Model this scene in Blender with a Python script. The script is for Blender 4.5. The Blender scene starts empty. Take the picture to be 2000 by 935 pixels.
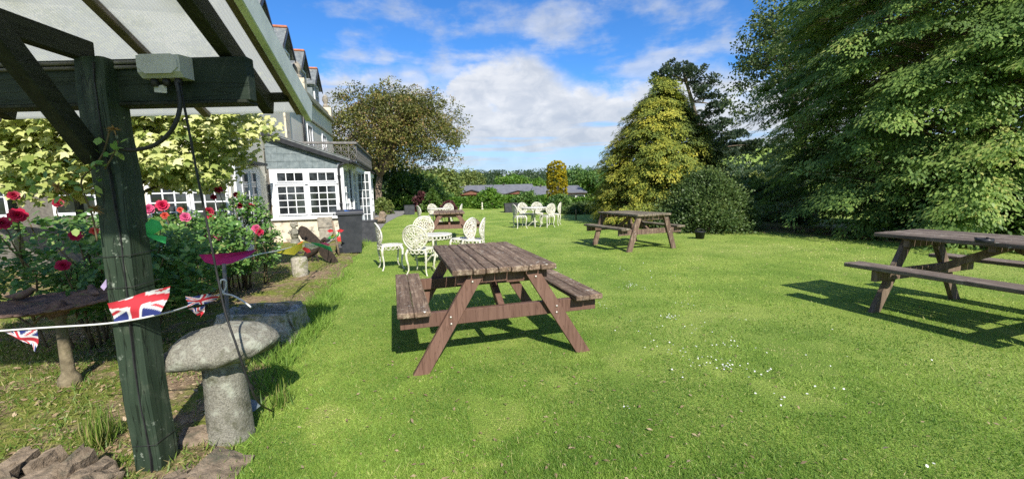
import bpy, math, random
import numpy as np
from mathutils import Vector, Matrix

random.seed(7)
RNG = np.random.default_rng(7)
SC = bpy.context.scene
COL = SC.collection

# ------------------------------------------------------------------ camera
PITCH, ROLL, FPX, CAMZ = 0.1225, -0.0238, 806.43, 1.3176
def ray(u, v):
    X, Y = u-1000.0, v-467.5
    cr, sr = math.cos(ROLL), math.sin(ROLL)
    x, y = X*cr+Y*sr, -X*sr+Y*cr
    a, c, s = (x/FPX, 1.0, -y/FPX), math.cos(PITCH), math.sin(PITCH)
    return Vector((a[0], a[1]*c+a[2]*s, -a[1]*s+a[2]*c))
CAM = Vector((0, 0, CAMZ))
def G(u, v, z=0.0):              # pixel -> point on a level plane
    r = ray(u, v); return CAM+r*((z-CAMZ)/r.z)
def D(u, v, y):                  # pixel -> point at depth y
    r = ray(u, v); return CAM+r*(y/r.y)
cam_d = bpy.data.cameras.new('camera'); cam = bpy.data.objects.new('camera', cam_d); COL.objects.link(cam)
cam_d.sensor_fit = 'HORIZONTAL'; cam_d.sensor_width = 36.0; cam_d.lens = FPX/2000*36.0
cam_d.clip_start = 0.05; cam_d.clip_end = 5000
f0 = ray(1000, 467.5); rx = (ray(1001, 467.5)-f0).normalized(); uy = -(ray(1000, 468.5)-f0).normalized()
M = Matrix((rx, uy, -f0.normalized())).transposed().to_4x4(); M.translation = CAM
cam.matrix_world = M
SC.camera = cam

# ------------------------------------------------------------------ light
SUN_EL = math.radians(38.0); SUN_AZ = math.radians(158.0)      # clockwise from +Y
sun_dir = Vector((math.sin(SUN_AZ)*math.cos(SUN_EL), math.cos(SUN_AZ)*math.cos(SUN_EL), math.sin(SUN_EL)))
sd = bpy.data.lights.new('sun', 'SUN'); sd.energy = 4.0; sd.angle = math.radians(0.55); sd.color = (1.0, 0.94, 0.84)
so = bpy.data.objects.new('sun', sd); COL.objects.link(so)
so.rotation_euler = sun_dir.to_track_quat('Z', 'Y').to_euler(); so.location = (4, -10, 12)

SC.view_settings.view_transform = 'Standard'; SC.view_settings.look = 'None'
SC.view_settings.exposure = 1.0; SC.view_settings.gamma = 1.0
SC.cycles.max_bounces = 5; SC.cycles.diffuse_bounces = 4; SC.cycles.glossy_bounces = 2
SC.cycles.transmission_bounces = 4; SC.cycles.transparent_max_bounces = 6; SC.cycles.caustics_reflective = False
SC.cycles.caustics_refractive = False; SC.cycles.sample_clamp_indirect = 3.0
SC.cycles.use_denoising = False

W = bpy.data.worlds.new('World'); SC.world = W; W.use_nodes = True
nt = W.node_tree; nt.nodes.clear()
class NB:                                                   # tiny node-building helper
    def __init__(s, tree): s.t = tree
    def n(s, kind, **kw):
        x = s.t.nodes.new(kind)
        for k, v in kw.items(): setattr(x, k, v)
        return x
    def link(s, a, b): s.t.links.new(a, b)
    def inp(s, sock, v):
        if v is None: return
        if hasattr(v, 'is_linked') or isinstance(v, bpy.types.NodeSocket): s.link(v, sock)
        else: sock.default_value = v
    def m(s, op, a, b=None, c=None, clamp=False):
        x = s.n('ShaderNodeMath', operation=op, use_clamp=clamp)
        s.inp(x.inputs[0], a); s.inp(x.inputs[1], b)
        if c is not None: s.inp(x.inputs[2], c)
        return x.outputs[0]
    def mix(s, fac, a, b, blend='MIX'):
        x = s.n('ShaderNodeMix', data_type='RGBA', blend_type=blend)
        s.inp(x.inputs[0], fac); s.inp(x.inputs[6], a); s.inp(x.inputs[7], b)
        return x.outputs[2]
    def ss(s, v, lo, hi, a=0.0, b=1.0):
        x = s.n('ShaderNodeMapRange', interpolation_type='SMOOTHSTEP')
        s.inp(x.inputs[0], v); s.inp(x.inputs[1], lo); s.inp(x.inputs[2], hi); s.inp(x.inputs[3], a); s.inp(x.inputs[4], b)
        return x.outputs[0]
    def noise(s, vec, scale, detail=4, rough=0.55, dist=0.0, dims='3D'):
        x = s.n('ShaderNodeTexNoise', noise_dimensions=dims)
        if vec is not None: s.link(vec, x.inputs['Vector'])
        x.inputs['Scale'].default_value = scale; x.inputs['Detail'].default_value = detail
        x.inputs['Roughness'].default_value = rough; x.inputs['Distortion'].default_value = dist
        return x.outputs[0]
def c4(c): return (c[0], c[1], c[2], 1.0)

b = NB(nt)
sky = b.n('ShaderNodeTexSky', sky_type='NISHITA', sun_disc=False)
sky.sun_elevation = SUN_EL; sky.sun_rotation = SUN_AZ
sky.air_density = 1.0; sky.dust_density = 0.4; sky.ozone_density = 2.2; sky.altitude = 60
hs = b.n('ShaderNodeHueSaturation'); hs.inputs['Saturation'].default_value = 1.22; hs.inputs['Value'].default_value = 1.0
b.link(sky.outputs[0], hs.inputs['Color']); skyc = b.mix(1.0, hs.outputs[0], c4((.46, .70, .95)), 'MULTIPLY')
tc = b.n('ShaderNodeTexCoord'); dvec = tc.outputs['Generated']
sx = b.n('ShaderNodeSeparateXYZ'); b.link(dvec, sx.inputs[0])
az = b.m('ARCTAN2', sx.outputs[0], sx.outputs[1]); el = b.m('ARCSINE', sx.outputs[2])
# cumulus bank: the elevation of its top edge runs along the azimuth
def azel(u, v):
    r = ray(u, v).normalized(); return math.atan2(r.x, r.y), math.asin(r.z)
def curve_of(points):
    fc = b.n('ShaderNodeFloatCurve'); c = fc.mapping.curves[0]
    pts = sorted(((a/(2*math.pi)+0.5), max(e, 0)/0.6) for a, e in points)
    allp = [(0.0, pts[0][1])]+pts+[(1.0, pts[0][1])]
    while len(c.points) < len(allp): c.points.new(0.5, 0.5)
    for p, (x, y) in zip(c.points, allp): p.location = (x, y); p.handle_type = 'AUTO'
    fc.mapping.update(); return fc
rr = random.Random(3)
side = lambda lo, hi, step, base, amp: [(a, base+rr.uniform(-amp, amp)) for a in np.arange(lo, hi, step)]
topc = [azel(*p) for p in ((520,150),(610,140),(650,128),(700,122),(790,118),(825,135),(848,160),(875,128),(905,112),(945,96),(1030,92),
        (1062,112),(1085,128),(1120,150),(1170,156),(1230,144),(1290,132),(1380,112),(1440,118),(1500,135))]
lowc = [azel(*p) for p in ((520,250),(620,230),(700,222),(800,205),(870,182),(950,190),(1000,200),(1060,192),(1110,160),(1180,168),(1250,160),(1320,190),(1420,180),(1500,190))]
a_lo = min(p[0] for p in topc)-0.1; a_hi = max(p[0] for p in topc)+0.1
c_top = curve_of(topc+side(-3.1, a_lo, 0.17, 0.26, 0.05)+side(a_hi, 3.1, 0.17, 0.26, 0.05))
c_low = curve_of(lowc+side(-3.1, a_lo, 0.2, 0.19, 0.04)+side(a_hi, 3.1, 0.2, 0.19, 0.04))
mp = b.n('ShaderNodeMapping'); mp.inputs['Scale'].default_value = (1, 1, 1.7); b.link(dvec, mp.inputs[0])
n_big = b.noise(mp.outputs[0], 9.0, 6, 0.58); n_fine = b.noise(mp.outputs[0], 26.0, 6, 0.62)
n_mid = b.noise(mp.outputs[0], 5.0, 3, 0.5); n_bil = b.noise(mp.outputs[0], 15.0, 5, 0.6, 0.4)
azd = b.m('ADD', az, b.m('MULTIPLY', b.m('SUBTRACT', n_fine, 0.5), 0.09))
azn = b.m('ADD', b.m('DIVIDE', azd, 2*math.pi), 0.5)
def edge(fc):
    b.inp(fc.inputs['Value'], azn)
    return b.m('MULTIPLY', fc.outputs[0], 0.6)
wob = b.m('ADD', b.m('MULTIPLY', b.m('SUBTRACT', n_big, 0.5), 0.075), b.m('MULTIPLY', b.m('SUBTRACT', n_fine, 0.5), 0.05))
h_top = b.m('ADD', b.m('SUBTRACT', edge(c_top), el), wob)
h_low = b.m('ADD', b.m('SUBTRACT', edge(c_low), el), wob)
d_top = b.ss(h_top, -0.012, 0.05)
d_low = b.ss(h_low, -0.006, 0.03)
holes = b.ss(n_mid, 0.30, 0.44)                      # blue gaps in the upper bank
# streaks towards the horizon: the bank thins out into layers
mp2 = b.n('ShaderNodeMapping'); mp2.inputs['Scale'].default_value = (2.2, 2.2, 26.0); b.link(dvec, mp2.inputs[0])
n_str = b.noise(mp2.outputs[0], 1.6, 5, 0.55)
low_fade = b.ss(el, 0.03, 0.17)
thin = b.ss(b.m('ADD', n_str, b.m('MULTIPLY', low_fade, 0.30)), 0.46, 0.70)
thin = b.m('MAXIMUM', thin, b.m('MULTIPLY', b.ss(el, 0.0, 0.12, 0.60, 0.15), b.ss(n_str, 0.25, 0.6, 0.5, 1.0)))
bank = b.m('MULTIPLY', b.m('MAXIMUM', b.m('MULTIPLY', d_top, holes), d_low), thin)
# thin high wisps
pv = b.n('ShaderNodeVectorMath', operation='DIVIDE'); b.link(dvec, pv.inputs[0])
zc = b.m('MAXIMUM', sx.outputs[2], 0.08); cb = b.n('ShaderNodeCombineXYZ')
for i in range(3): b.link(zc, cb.inputs[i])
b.link(cb.outputs[0], pv.inputs[1])
n_w = b.m('ADD', b.m('MULTIPLY', b.noise(pv.outputs[0], 1.1, 7, 0.56, 0.2), 0.5), b.m('MULTIPLY', b.noise(mp.outputs[0], 5.5, 7, 0.58), 0.5))
wisp = b.m('MULTIPLY', b.ss(n_w, 0.47, 0.62), b.m('MULTIPLY', b.ss(el, 0.14, 0.30), 0.72))
alpha = b.m('MAXIMUM', b.m('MULTIPLY', bank, 0.94), wisp)
# cloud tone: bright sunlit tops, greyer bellies, mottled
lit = b.m('ADD', b.m('MULTIPLY', b.ss(b.m('ABSOLUTE', b.m('ADD', h_top, -0.015)), 0.0, 0.10, 1.0, 0.0), 0.5),
          b.m('MULTIPLY', b.ss(b.m('ABSOLUTE', b.m('ADD', h_low, -0.02)), 0.0, 0.07, 1.0, 0.0), 0.55))
tone = b.m('ADD', b.m('MULTIPLY', lit, 0.5), b.m('MULTIPLY', b.m('MULTIPLY', b.ss(n_bil, 0.30, 0.72), b.ss(n_str, 0.30, 0.62, 0.45, 1.0)), 0.7), clamp=True)
ccol = b.mix(tone, c4((2.7, 3.0, 3.5)), c4((4.7, 4.75, 4.85)))
skyc = b.mix(b.ss(el, 0.0, 0.22, 0.75, 0.0), skyc, c4((2.5, 3.3, 4.6)))
fin = b.mix(alpha, skyc, ccol)
bg = b.n('ShaderNodeBackground'); b.link(fin, bg.inputs[0]); bg.inputs[1].default_value = 0.1
wo = b.n('ShaderNodeOutputWorld'); b.link(bg.outputs[0], wo.inputs[0])

# ------------------------------------------------------------------ helpers
def link(o): COL.objects.link(o); return o
def tag(o, label=None, cat=None, group=None, kind=None):
    if label: o['label'] = label
    if cat: o['category'] = cat
    if group: o['group'] = group
    if kind: o['kind'] = kind
    return o
def empty(name, loc, label, cat, group=None, rz=0.0):
    o = link(bpy.data.objects.new(name, None)); o.location = loc; o.rotation_euler = (0, 0, rz); o.empty_display_size = 0.1
    return tag(o, label, cat, group)
def copy_tree(o, parent=None):
    c = link(o.copy()); c.parent = parent
    for ch in o.children: copy_tree(ch, c)
    return c
class MB:
    """collects shapes in one mesh"""
    def __init__(s): s.v = []; s.f = []; s.sm = []
    def add(s, vs, fs, smooth=False):
        n = len(s.v); s.v += [tuple(p) for p in vs]
        s.f += [tuple(i+n for i in f) for f in fs]; s.sm += [smooth]*len(fs)
    def box(s, lo, hi): s.obox(Vector(((lo[0]+hi[0])/2, (lo[1]+hi[1])/2, (lo[2]+hi[2])/2)), (Vector((1,0,0)), Vector((0,1,0)), Vector((0,0,1))), (hi[0]-lo[0], hi[1]-lo[1], hi[2]-lo[2]))
    def obox(s, c, ax, dim):
        vs = [c+ax[0]*(i*dim[0]/2)+ax[1]*(j*dim[1]/2)+ax[2]*(k*dim[2]/2) for k in (-1,1) for j in (-1,1) for i in (-1,1)]
        s.add(vs, [(0,2,3,1),(4,5,7,6),(0,1,5,4),(2,6,7,3),(0,4,6,2),(1,3,7,5)])
    def cbox(s, c, ax, dim, ch=0.004, jit=0.0):
        """box with chamfered edges"""
        hx, hy, hz = dim[0]/2, dim[1]/2, dim[2]/2; ch = min(ch, hx*.45, hy*.45, hz*.45)
        vs = []; idx = {}
        for i in (-1,1):
            for j in (-1,1):
                for k in (-1,1):
                    q = [random.uniform(-jit, jit) for _ in range(3)] if jit else (0,0,0)
                    for w, (a, bb, cc) in enumerate(((hx, hy-ch, hz-ch), (hx-ch, hy, hz-ch), (hx-ch, hy-ch, hz))):
                        idx[i,j,k,w] = len(vs)
                        vs.append(c+ax[0]*(i*a+q[0])+ax[1]*(j*bb+q[1])+ax[2]*(k*cc+q[2]))
        fs = []
        for i in (-1,1): fs.append([idx[i,j,k,0] for j,k in ((-1,-1),(1,-1),(1,1),(-1,1))][::i])
        for j in (-1,1): fs.append([idx[i,j,k,1] for k,i in ((-1,-1),(1,-1),(1,1),(-1,1))][::j])
        for k in (-1,1): fs.append([idx[i,j,k,2] for i,j in ((-1,-1),(1,-1),(1,1),(-1,1))][::k])
        for i in (-1,1):
            for j in (-1,1): fs.append([idx[i,j,-1,0], idx[i,j,-1,1], idx[i,j,1,1], idx[i,j,1,0]][::-1 if i*j > 0 else 1][::-1])
            for k in (-1,1): fs.append([idx[i,-1,k,0], idx[i,-1,k,2], idx[i,1,k,2], idx[i,1,k,0]][::1 if i*k > 0 else -1][::-1])
        for j in (-1,1):
            for k in (-1,1): fs.append([idx[-1,j,k,1], idx[-1,j,k,2], idx[1,j,k,2], idx[1,j,k,1]][::-1 if j*k > 0 else 1][::-1])
        for i in (-1,1):
            for j in (-1,1):
                for k in (-1,1): fs.append([idx[i,j,k,0], idx[i,j,k,1], idx[i,j,k,2]][::i*j*k])
        s.add(vs, fs)
    def beam(s, p, q, w, h, up=Vector((0,0,1)), ch=0.004):
        p, q = Vector(p), Vector(q); d = (q-p); L = d.length; d.normalize()
        sd_ = d.cross(up).normalized(); u = sd_.cross(d).normalized()
        s.cbox((p+q)/2, (sd_, d, u), (w, L, h), ch)
    def tube(s, path, rad, sides=6, closed=False, cap=True):
        P = [Vector(p) for p in path]; n = len(P)
        if not hasattr(rad, '__len__'): rad = [rad]*n
        vs = []; prev = None
        for i, p in enumerate(P):
            t = (P[(i+1) % n]-P[i-1]) if closed else (P[min(i+1, n-1)]-P[max(i-1, 0)])
            t.normalize()
            if prev is None:
                a = Vector((0,0,1)) if abs(t.z) < .9 else Vector((1,0,0)); nrm = t.cross(a).normalized()
            else: nrm = (prev-t*prev.dot(t)); nrm = nrm.normalized() if nrm.length > 1e-6 else t.orthogonal().normalized()
            prev = nrm; bi = t.cross(nrm)
            for k in range(sides):
                a = 2*math.pi*k/sides; vs.append(p+(nrm*math.cos(a)+bi*math.sin(a))*rad[i])
        fs = []
        for i in range(n if closed else n-1):
            j = (i+1) % n
            for k in range(sides):
                k2 = (k+1) % sides; fs.append((i*sides+k, i*sides+k2, j*sides+k2, j*sides+k))
        if cap and not closed: fs.append(tuple(range(sides))[::-1]); fs.append(tuple((n-1)*sides+k for k in range(sides)))
        s.add(vs, fs, True)
    def lathe(s, prof, c=(0,0,0), seg=20, jit=None):
        c = Vector(c); vs = []; n = len(prof)
        for i, (r, z) in enumerate(prof):
            for k in range(seg):
                a = 2*math.pi*k/seg; q = jit(i, k, r, z) if jit else (0, 0)
                vs.append(c+Vector(((r+q[0])*math.cos(a), (r+q[0])*math.sin(a), z+q[1])))
        fs = [(i*seg+k, i*seg+(k+1) % seg, (i+1)*seg+(k+1) % seg, (i+1)*seg+k) for i in range(n-1) for k in range(seg)]
        fs.append(tuple(range(seg))[::-1]); fs.append(tuple((n-1)*seg+k for k in range(seg)))
        s.add(vs, fs, True)
    def prism(s, poly, d):
        """poly: list of 3-D points of a planar outline, d: extrusion vector"""
        P = [Vector(p) for p in poly]; n = len(P); d = Vector(d)
        s.add(P+[p+d for p in P], [tuple(range(n))[::-1], tuple(range(n, 2*n))]+[(i, (i+1) % n, n+(i+1) % n, n+i) for i in range(n)])
    def rock(s, c, r, seed=0, sub=2):
        import bmesh
        bm = bmesh.new(); bmesh.ops.create_icosphere(bm, subdivisions=sub, radius=1.0)
        rg = random.Random(seed); dirs = [(Vector((rg.gauss(0,1), rg.gauss(0,1), rg.gauss(0,1))).normalized(), rg.uniform(.55,.9)) for _ in range(9)]
        for v in bm.verts:
            p = v.co.normalized()
            k = min([1.0]+[w/max(p.dot(dd), 1e-3) for dd, w in dirs if p.dot(dd) > .3])
            k *= rg.uniform(.96, 1.04); v.co = p*k
        s.add([Vector(c)+Vector((v.co.x*r[0], v.co.y*r[1], v.co.z*r[2])) for v in bm.verts], [tuple(v.index for v in f.verts) for f in bm.faces])
        bm.free()
    def mesh(s, name):
        me = bpy.data.meshes.new(name); me.from_pydata(s.v, [], s.f); me.polygons.foreach_set('use_smooth', s.sm); me.update(); return me
    def build(s, name, mat, parent=None, loc=None):
        o = bpy.data.objects.new(name, s.mesh(name)); link(o)
        if mat: o.data.materials.append(mat)
        if parent: o.parent = parent
        if loc is not None: o.location = loc
        return o

def leaf_mesh(name, pos, fwd, up, size, tv, tf, tint, mat, parent=None, loc=None, widths=None):
    """numpy: copies of a small leaf template; fwd = template +Y, up = template +Z; tint is a per-leaf number"""
    pos = np.asarray(pos, float); N = len(pos)
    fwd = fwd/np.maximum(np.linalg.norm(fwd, axis=1, keepdims=True), 1e-9)
    sdv = np.cross(fwd, up); sdv /= np.maximum(np.linalg.norm(sdv, axis=1, keepdims=True), 1e-9)
    upv = np.cross(sdv, fwd)
    tv = np.asarray(tv, float); K = len(tv)
    size = np.broadcast_to(np.asarray(size, float), (N,))
    wd = size if widths is None else np.broadcast_to(np.asarray(widths, float), (N,))
    V = pos[:, None, :]+sdv[:, None, :]*(tv[None, :, 0, None]*wd[:, None, None])+fwd[:, None, :]*(tv[None, :, 1, None]*size[:, None, None])+upv[:, None, :]*(tv[None, :, 2, None]*size[:, None, None])
    V = V.reshape(-1, 3)
    li = np.concatenate([np.array(f) for f in tf]); lt = np.array([len(f) for f in tf]); nl = len(li)
    LI = (li[None, :]+(np.arange(N)*K)[:, None]).ravel(); LT = np.tile(lt, N)
    LS = np.concatenate([[0], np.cumsum(LT)[:-1]])
    me = bpy.data.meshes.new(name)
    me.vertices.add(len(V)); me.vertices.foreach_set('co', V.ravel())
    me.loops.add(len(LI)); me.loops.foreach_set('vertex_index', LI.astype(np.int32))
    me.polygons.add(len(LT)); me.polygons.foreach_set('loop_start', LS.astype(np.int32)); me.polygons.foreach_set('loop_total', LT.astype(np.int32))
    at = me.attributes.new('tint', 'FLOAT', 'POINT'); at.data.foreach_set('value', np.repeat(np.asarray(tint, float), K).astype(np.float32))
    me.update(calc_edges=True); me.validate()
    o = link(bpy.data.objects.new(name, me)); me.materials.append(mat)
    if parent: o.parent = parent
    if loc is not None: o.location = loc
    global LAST_LEAVES
    LAST_LEAVES = o
    return o
def unit(a): return a/np.maximum(np.linalg.norm(a, axis=-1, keepdims=True), 1e-9)
def rdir(n): return unit(RNG.normal(size=(n, 3)))
LEAF_OVAL = ([(0,0,0),(-.32,.35,.05),(-.25,.75,.02),(0,1,-.06),(.25,.75,.02),(.32,.35,.05)], [(0,1,2,3),(0,3,4,5)])
LEAF_QUAD = ([(-.3,0,0),(.3,0,0),(.22,1,-.1),(-.22,1,-.1)], [(0,1,2,3)])
LEAF_DIA = ([(0,0,0),(-.36,.5,0),(0,1,-.08),(.36,.5,0)], [(0,3,2,1)])
LEAF_SPRAY = ([(0,0,0),(-.42,.45,-.03),(-.16,.5,.02),(-.26,.85,-.08),(0,1,-.1),(.26,.85,-.08),(.16,.5,.02),(.42,.45,-.03)], [(0,2,1),(0,7,6),(0,6,4,2),(2,4,3),(4,6,5)])
LEAF_NARROW = ([(0,0,0),(-.22,.5,.02),(0,1,-.12),(.22,.5,.02)], [(0,3,2,1)])
LEAF_TRI = ([(-.5,0,0),(.5,0,0),(0,1,0)], [(0,1,2)])
def maple_leaf():
    out = [(0,0,0)]
    tips = [(-115,.42),(-62,.85),(0,1.0),(62,.85),(115,.42)]
    pts = []
    for i, (a, r) in enumerate(tips):
        for da, k in ((-26,.64),(0,1.0),(26,.64)):
            if (i == 0 and da < 0) or (i == 4 and da > 0): continue
            t = math.radians(a+da*(.8)); pts.append((math.sin(t)*r*k, .12+math.cos(t)*r*k, -.16*r*k*k))
    vs = out+pts; return vs, [(0, i+1, i) for i in range(1, len(pts))]
LEAF_MAPLE = maple_leaf()
# ------------------------------------------------------------------ materials
def new_mat(name):
    m = bpy.data.materials.new(name); m.use_nodes = True; t = m.node_tree; t.nodes.clear()
    nb = NB(t); out = nb.n('ShaderNodeOutputMaterial'); p = nb.n('ShaderNodeBsdfPrincipled'); nb.link(p.outputs[0], out.inputs[0])
    return m, nb, p, out
def ocoord(nb, scale=None, generated=False):
    tcn = nb.n('ShaderNodeTexCoord'); s = tcn.outputs['Object']
    if scale is None: return s
    mpn = nb.n('ShaderNodeMapping'); mpn.inputs['Scale'].default_value = scale; nb.link(s, mpn.inputs[0]); return mpn.outputs[0]
def geo_pos(nb, scale=None):
    g = nb.n('ShaderNodeNewGeometry').outputs['Position']
    if scale is None: return g
    mpn = nb.n('ShaderNodeMapping'); mpn.inputs['Scale'].default_value = scale; nb.link(g, mpn.inputs[0]); return mpn.outputs[0]
def bump(nb, p, h, strength=0.3, dist=0.01):
    x = nb.n('ShaderNodeBump'); x.inputs['Strength'].default_value = strength; x.inputs['Distance'].default_value = dist
    nb.link(h, x.inputs['Height']); nb.link(x.outputs[0], p.inputs['Normal'])
def simple(name, c1, c2=None, scale=8.0, rough=0.7, bmp=0.0, bscale=None, metal=0.0, detail=5, spec=0.3, bdist=0.01, c3=None, s3=3.0, t3=(.55,.7), c5=None, s5=6.0, t5=(.54,.70)):
    m, nb, p, _ = new_mat(name); pos = geo_pos(nb)
    c2 = c2 or tuple(min(1, x*1.25) for x in c1)
    n1 = nb.noise(pos, scale, detail, .62)
    col = nb.mix(nb.ss(n1, .3, .7), c4(c1), c4(c2))
    if c3: col = nb.mix(nb.ss(nb.noise(pos, s3, 5, .65), t3[0], t3[1]), col, c4(c3))
    if c5: col = nb.mix(nb.ss(nb.noise(pos, s5, 6, .7, .5), t5[0], t5[1]), col, c4(c5))
    nb.link(col, p.inputs['Base Color']); p.inputs['Roughness'].default_value = rough; p.inputs['Metallic'].default_value = metal
    p.inputs['Specular IOR Level'].default_value = spec
    if bmp: bump(nb, p, nb.noise(pos, bscale or scale*3, 6, .65), bmp, bdist)
    return m
def timber(name, c1, c2, grain, weather=None, wmin=.45, wmax=.7, rough=.75, crack=.35, lichen=None, upmix=False):
    """boards: grain along the object's local axis given by 'grain' (scale vector), paint/weather patches, dark cracks"""
    m, nb, p, _ = new_mat(name)
    oi = nb.n('ShaderNodeObjectInfo'); off = nb.n('ShaderNodeVectorMath', operation='ADD')
    cmb = nb.n('ShaderNodeCombineXYZ'); r10 = nb.m('MULTIPLY', oi.outputs['Random'], 37.0)
    for i in range(3): nb.link(r10, cmb.inputs[i])
    tcn = nb.n('ShaderNodeTexCoord'); nb.link(tcn.outputs['Object'], off.inputs[0]); nb.link(cmb.outputs[0], off.inputs[1])
    mpn = nb.n('ShaderNodeMapping'); mpn.inputs['Scale'].default_value = grain; nb.link(off.outputs[0], mpn.inputs[0])
    g = nb.noise(mpn.outputs[0], 1.0, 8, .68, .6)
    col = nb.mix(nb.ss(g, .3, .7), c4(c1), c4(c2))
    if weather:
        wn = nb.noise(off.outputs[0], 9.0, 6, .7)
        fac = nb.ss(nb.m('ADD', nb.m('MULTIPLY', wn, .6), nb.m('MULTIPLY', g, .4)), wmin, wmax)
        if upmix:
            gn = nb.n('ShaderNodeNewGeometry'); sz = nb.n('ShaderNodeSeparateXYZ'); nb.link(gn.outputs['Normal'], sz.inputs[0])
            fac = nb.m('MULTIPLY', fac, nb.ss(nb.m('ABSOLUTE', sz.outputs[2]), .3, .8, .12, 1.0))
        col = nb.mix(fac, col, c4(weather))
    if lichen:
        ln = nb.noise(off.outputs[0], 30.0, 5, .65); l2 = nb.noise(off.outputs[0], 3.5, 2, .5)
        col = nb.mix(nb.m('MULTIPLY', nb.ss(ln, .60, .68), nb.ss(l2, .42, .6)), col, c4(lichen))
    hv = nb.n('ShaderNodeHueSaturation'); nb.link(col, hv.inputs['Color'])
    nb.link(nb.m('ADD', .8, nb.m('MULTIPLY', oi.outputs['Random'], .4)), hv.inputs['Value'])
    mp3 = nb.n('ShaderNodeMapping'); mp3.inputs['Scale'].default_value = tuple(x*.55 for x in grain); nb.link(off.outputs[0], mp3.inputs[0])
    ck = nb.noise(mp3.outputs[0], 1.7, 3, .5, .3); crk = nb.ss(nb.m('ABSOLUTE', nb.m('SUBTRACT', ck, .5)), .0, .02, 1.0, .0)
    col = nb.mix(nb.m('MULTIPLY', crk, crack), hv.outputs[0], c4(tuple(x*.25 for x in c1)))
    nb.link(col, p.inputs['Base Color']); p.inputs['Roughness'].default_value = rough; p.inputs['Specular IOR Level'].default_value = .25
    bump(nb, p, nb.m('SUBTRACT', g, nb.m('MULTIPLY', crk, .6)), .55, .006)
    return m
def leaf_mat(name, ramp, trans=.3, rough=.5, spec=.35, dry=None):
    """ramp: list of (tint, colour)"""
    m, nb, p, out = new_mat(name)
    at = nb.n('ShaderNodeAttribute', attribute_name='tint')
    cr = nb.n('ShaderNodeValToRGB'); e = cr.color_ramp.elements
    while len(e) < len(ramp): e.new(.5)
    for x, (t, c) in zip(e, ramp): x.position = t; x.color = c4(c)
    nb.link(at.outputs['Fac'], cr.inputs[0])
    nb.link(cr.outputs[0], p.inputs['Base Color']); p.inputs['Roughness'].default_value = rough; p.inputs['Specular IOR Level'].default_value = spec
    if trans > 0:
        tr = nb.n('ShaderNodeBsdfTranslucent'); hv = nb.n('ShaderNodeHueSaturation'); nb.link(cr.outputs[0], hv.inputs['Color'])
        hv.inputs['Value'].default_value = 1.5; hv.inputs['Saturation'].default_value = 1.1; nb.link(hv.outputs[0], tr.inputs[0])
        mx = nb.n('ShaderNodeMixShader'); mx.inputs[0].default_value = trans
        nb.link(p.outputs[0], mx.inputs[1]); nb.link(tr.outputs[0], mx.inputs[2]); nb.link(mx.outputs[0], out.inputs[0])
    return m
def glass_dark(name, base=(.012,.014,.016), rough=.03):
    m, nb, p, _ = new_mat(name); n = nb.noise(geo_pos(nb), 2.2, 4, .6)
    nb.link(nb.mix(nb.ss(n, .45, .7), c4(base), c4(tuple(x*5 for x in base))), p.inputs['Base Color'])
    p.inputs['Roughness'].default_value = rough; p.inputs['Specular IOR Level'].default_value = .6; return m

MT = {}
MT['lawn'] = None
def lawn_material():
    m, nb, p, _ = new_mat('lawn_turf'); pos = geo_pos(nb)
    n1 = nb.noise(pos, 1.1, 5, .6); n2 = nb.noise(pos, 9.0, 6, .7); n3 = nb.noise(pos, 70.0, 4, .7); n4 = nb.noise(pos, .28, 4, .6)
    c = nb.mix(nb.ss(n1, .35, .65), c4((.17,.27,.042)), c4((.28,.37,.07)))
    c = nb.mix(nb.m('MULTIPLY', nb.ss(n4, .45, .65), .5), c, c4((.36,.42,.11)))
    c = nb.mix(nb.m('MULTIPLY', nb.ss(n2, .58, .78), .7), c, c4((.36,.34,.15)))
    c = nb.mix(nb.m('MULTIPLY', nb.ss(n3, .45, .75), .5), c, c4((.09,.16,.02)))
    nb.link(c, p.inputs['Base Color']); p.inputs['Roughness'].default_value = .85; p.inputs['Specular IOR Level'].default_value = .15
    bump(nb, p, nb.m('ADD', n3, nb.m('MULTIPLY', n2, .6)), .9, .03); return m
MT['lawn'] = lawn_material()
def bed_material():
    m, nb, p, _ = new_mat('bed_soil'); pos = geo_pos(nb)
    n1 = nb.noise(pos, 1.5, 6, .65); n2 = nb.noise(pos, 22.0, 6, .7); n3 = nb.noise(pos, 6.0, 5, .6)
    c = nb.mix(nb.ss(n2, .3, .7), c4((.14,.095,.06)), c4((.34,.25,.16)))
    c = nb.mix(nb.m('MULTIPLY', nb.ss(n1, .41, .54), nb.ss(n3, .25, .55)), c, nb.mix(nb.ss(n2, .3, .7), c4((.085,.11,.022)), c4((.24,.26,.055))))
    nb.link(c, p.inputs['Base Color']); p.inputs['Roughness'].default_value = .95; p.inputs['Specular IOR Level'].default_value = .1
    bump(nb, p, nb.m('ADD', n2, n3), 1.0, .03); return m
MT['bed'] = bed_material()
MT['path'] = simple('path_tarmac', (.16,.155,.145), (.26,.25,.24), 30, .9, .4, 90)
MT['far_grass'] = simple('far_field', (.10,.16,.03), (.16,.22,.05), .05, .9)
gr = (38, 2.2, 38)
MT['tab_top'] = timber('table_top_weathered', (.085,.056,.038), (.20,.138,.095), (40,2.0,40), (.38,.305,.215), .50, .70, .8, .5, (.50,.49,.43))
MT['tab_leg'] = timber('table_stain_brown', (.115,.062,.045), (.17,.098,.072), (30,30,2.5), (.27,.18,.135), .58, .76, .6, .25)
MT['tab_top2'] = timber('table_top_greyed', (.065,.052,.036), (.20,.165,.115), (40,2.0,40), (.32,.28,.20), .45, .68, .85, .5, (.42,.44,.33))
MT['tab_leg2'] = timber('table_leg_greyed', (.085,.055,.040), (.17,.115,.085), (30,30,2.5), (.28,.22,.15), .48, .7, .8, .35, (.33,.36,.18))
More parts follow.
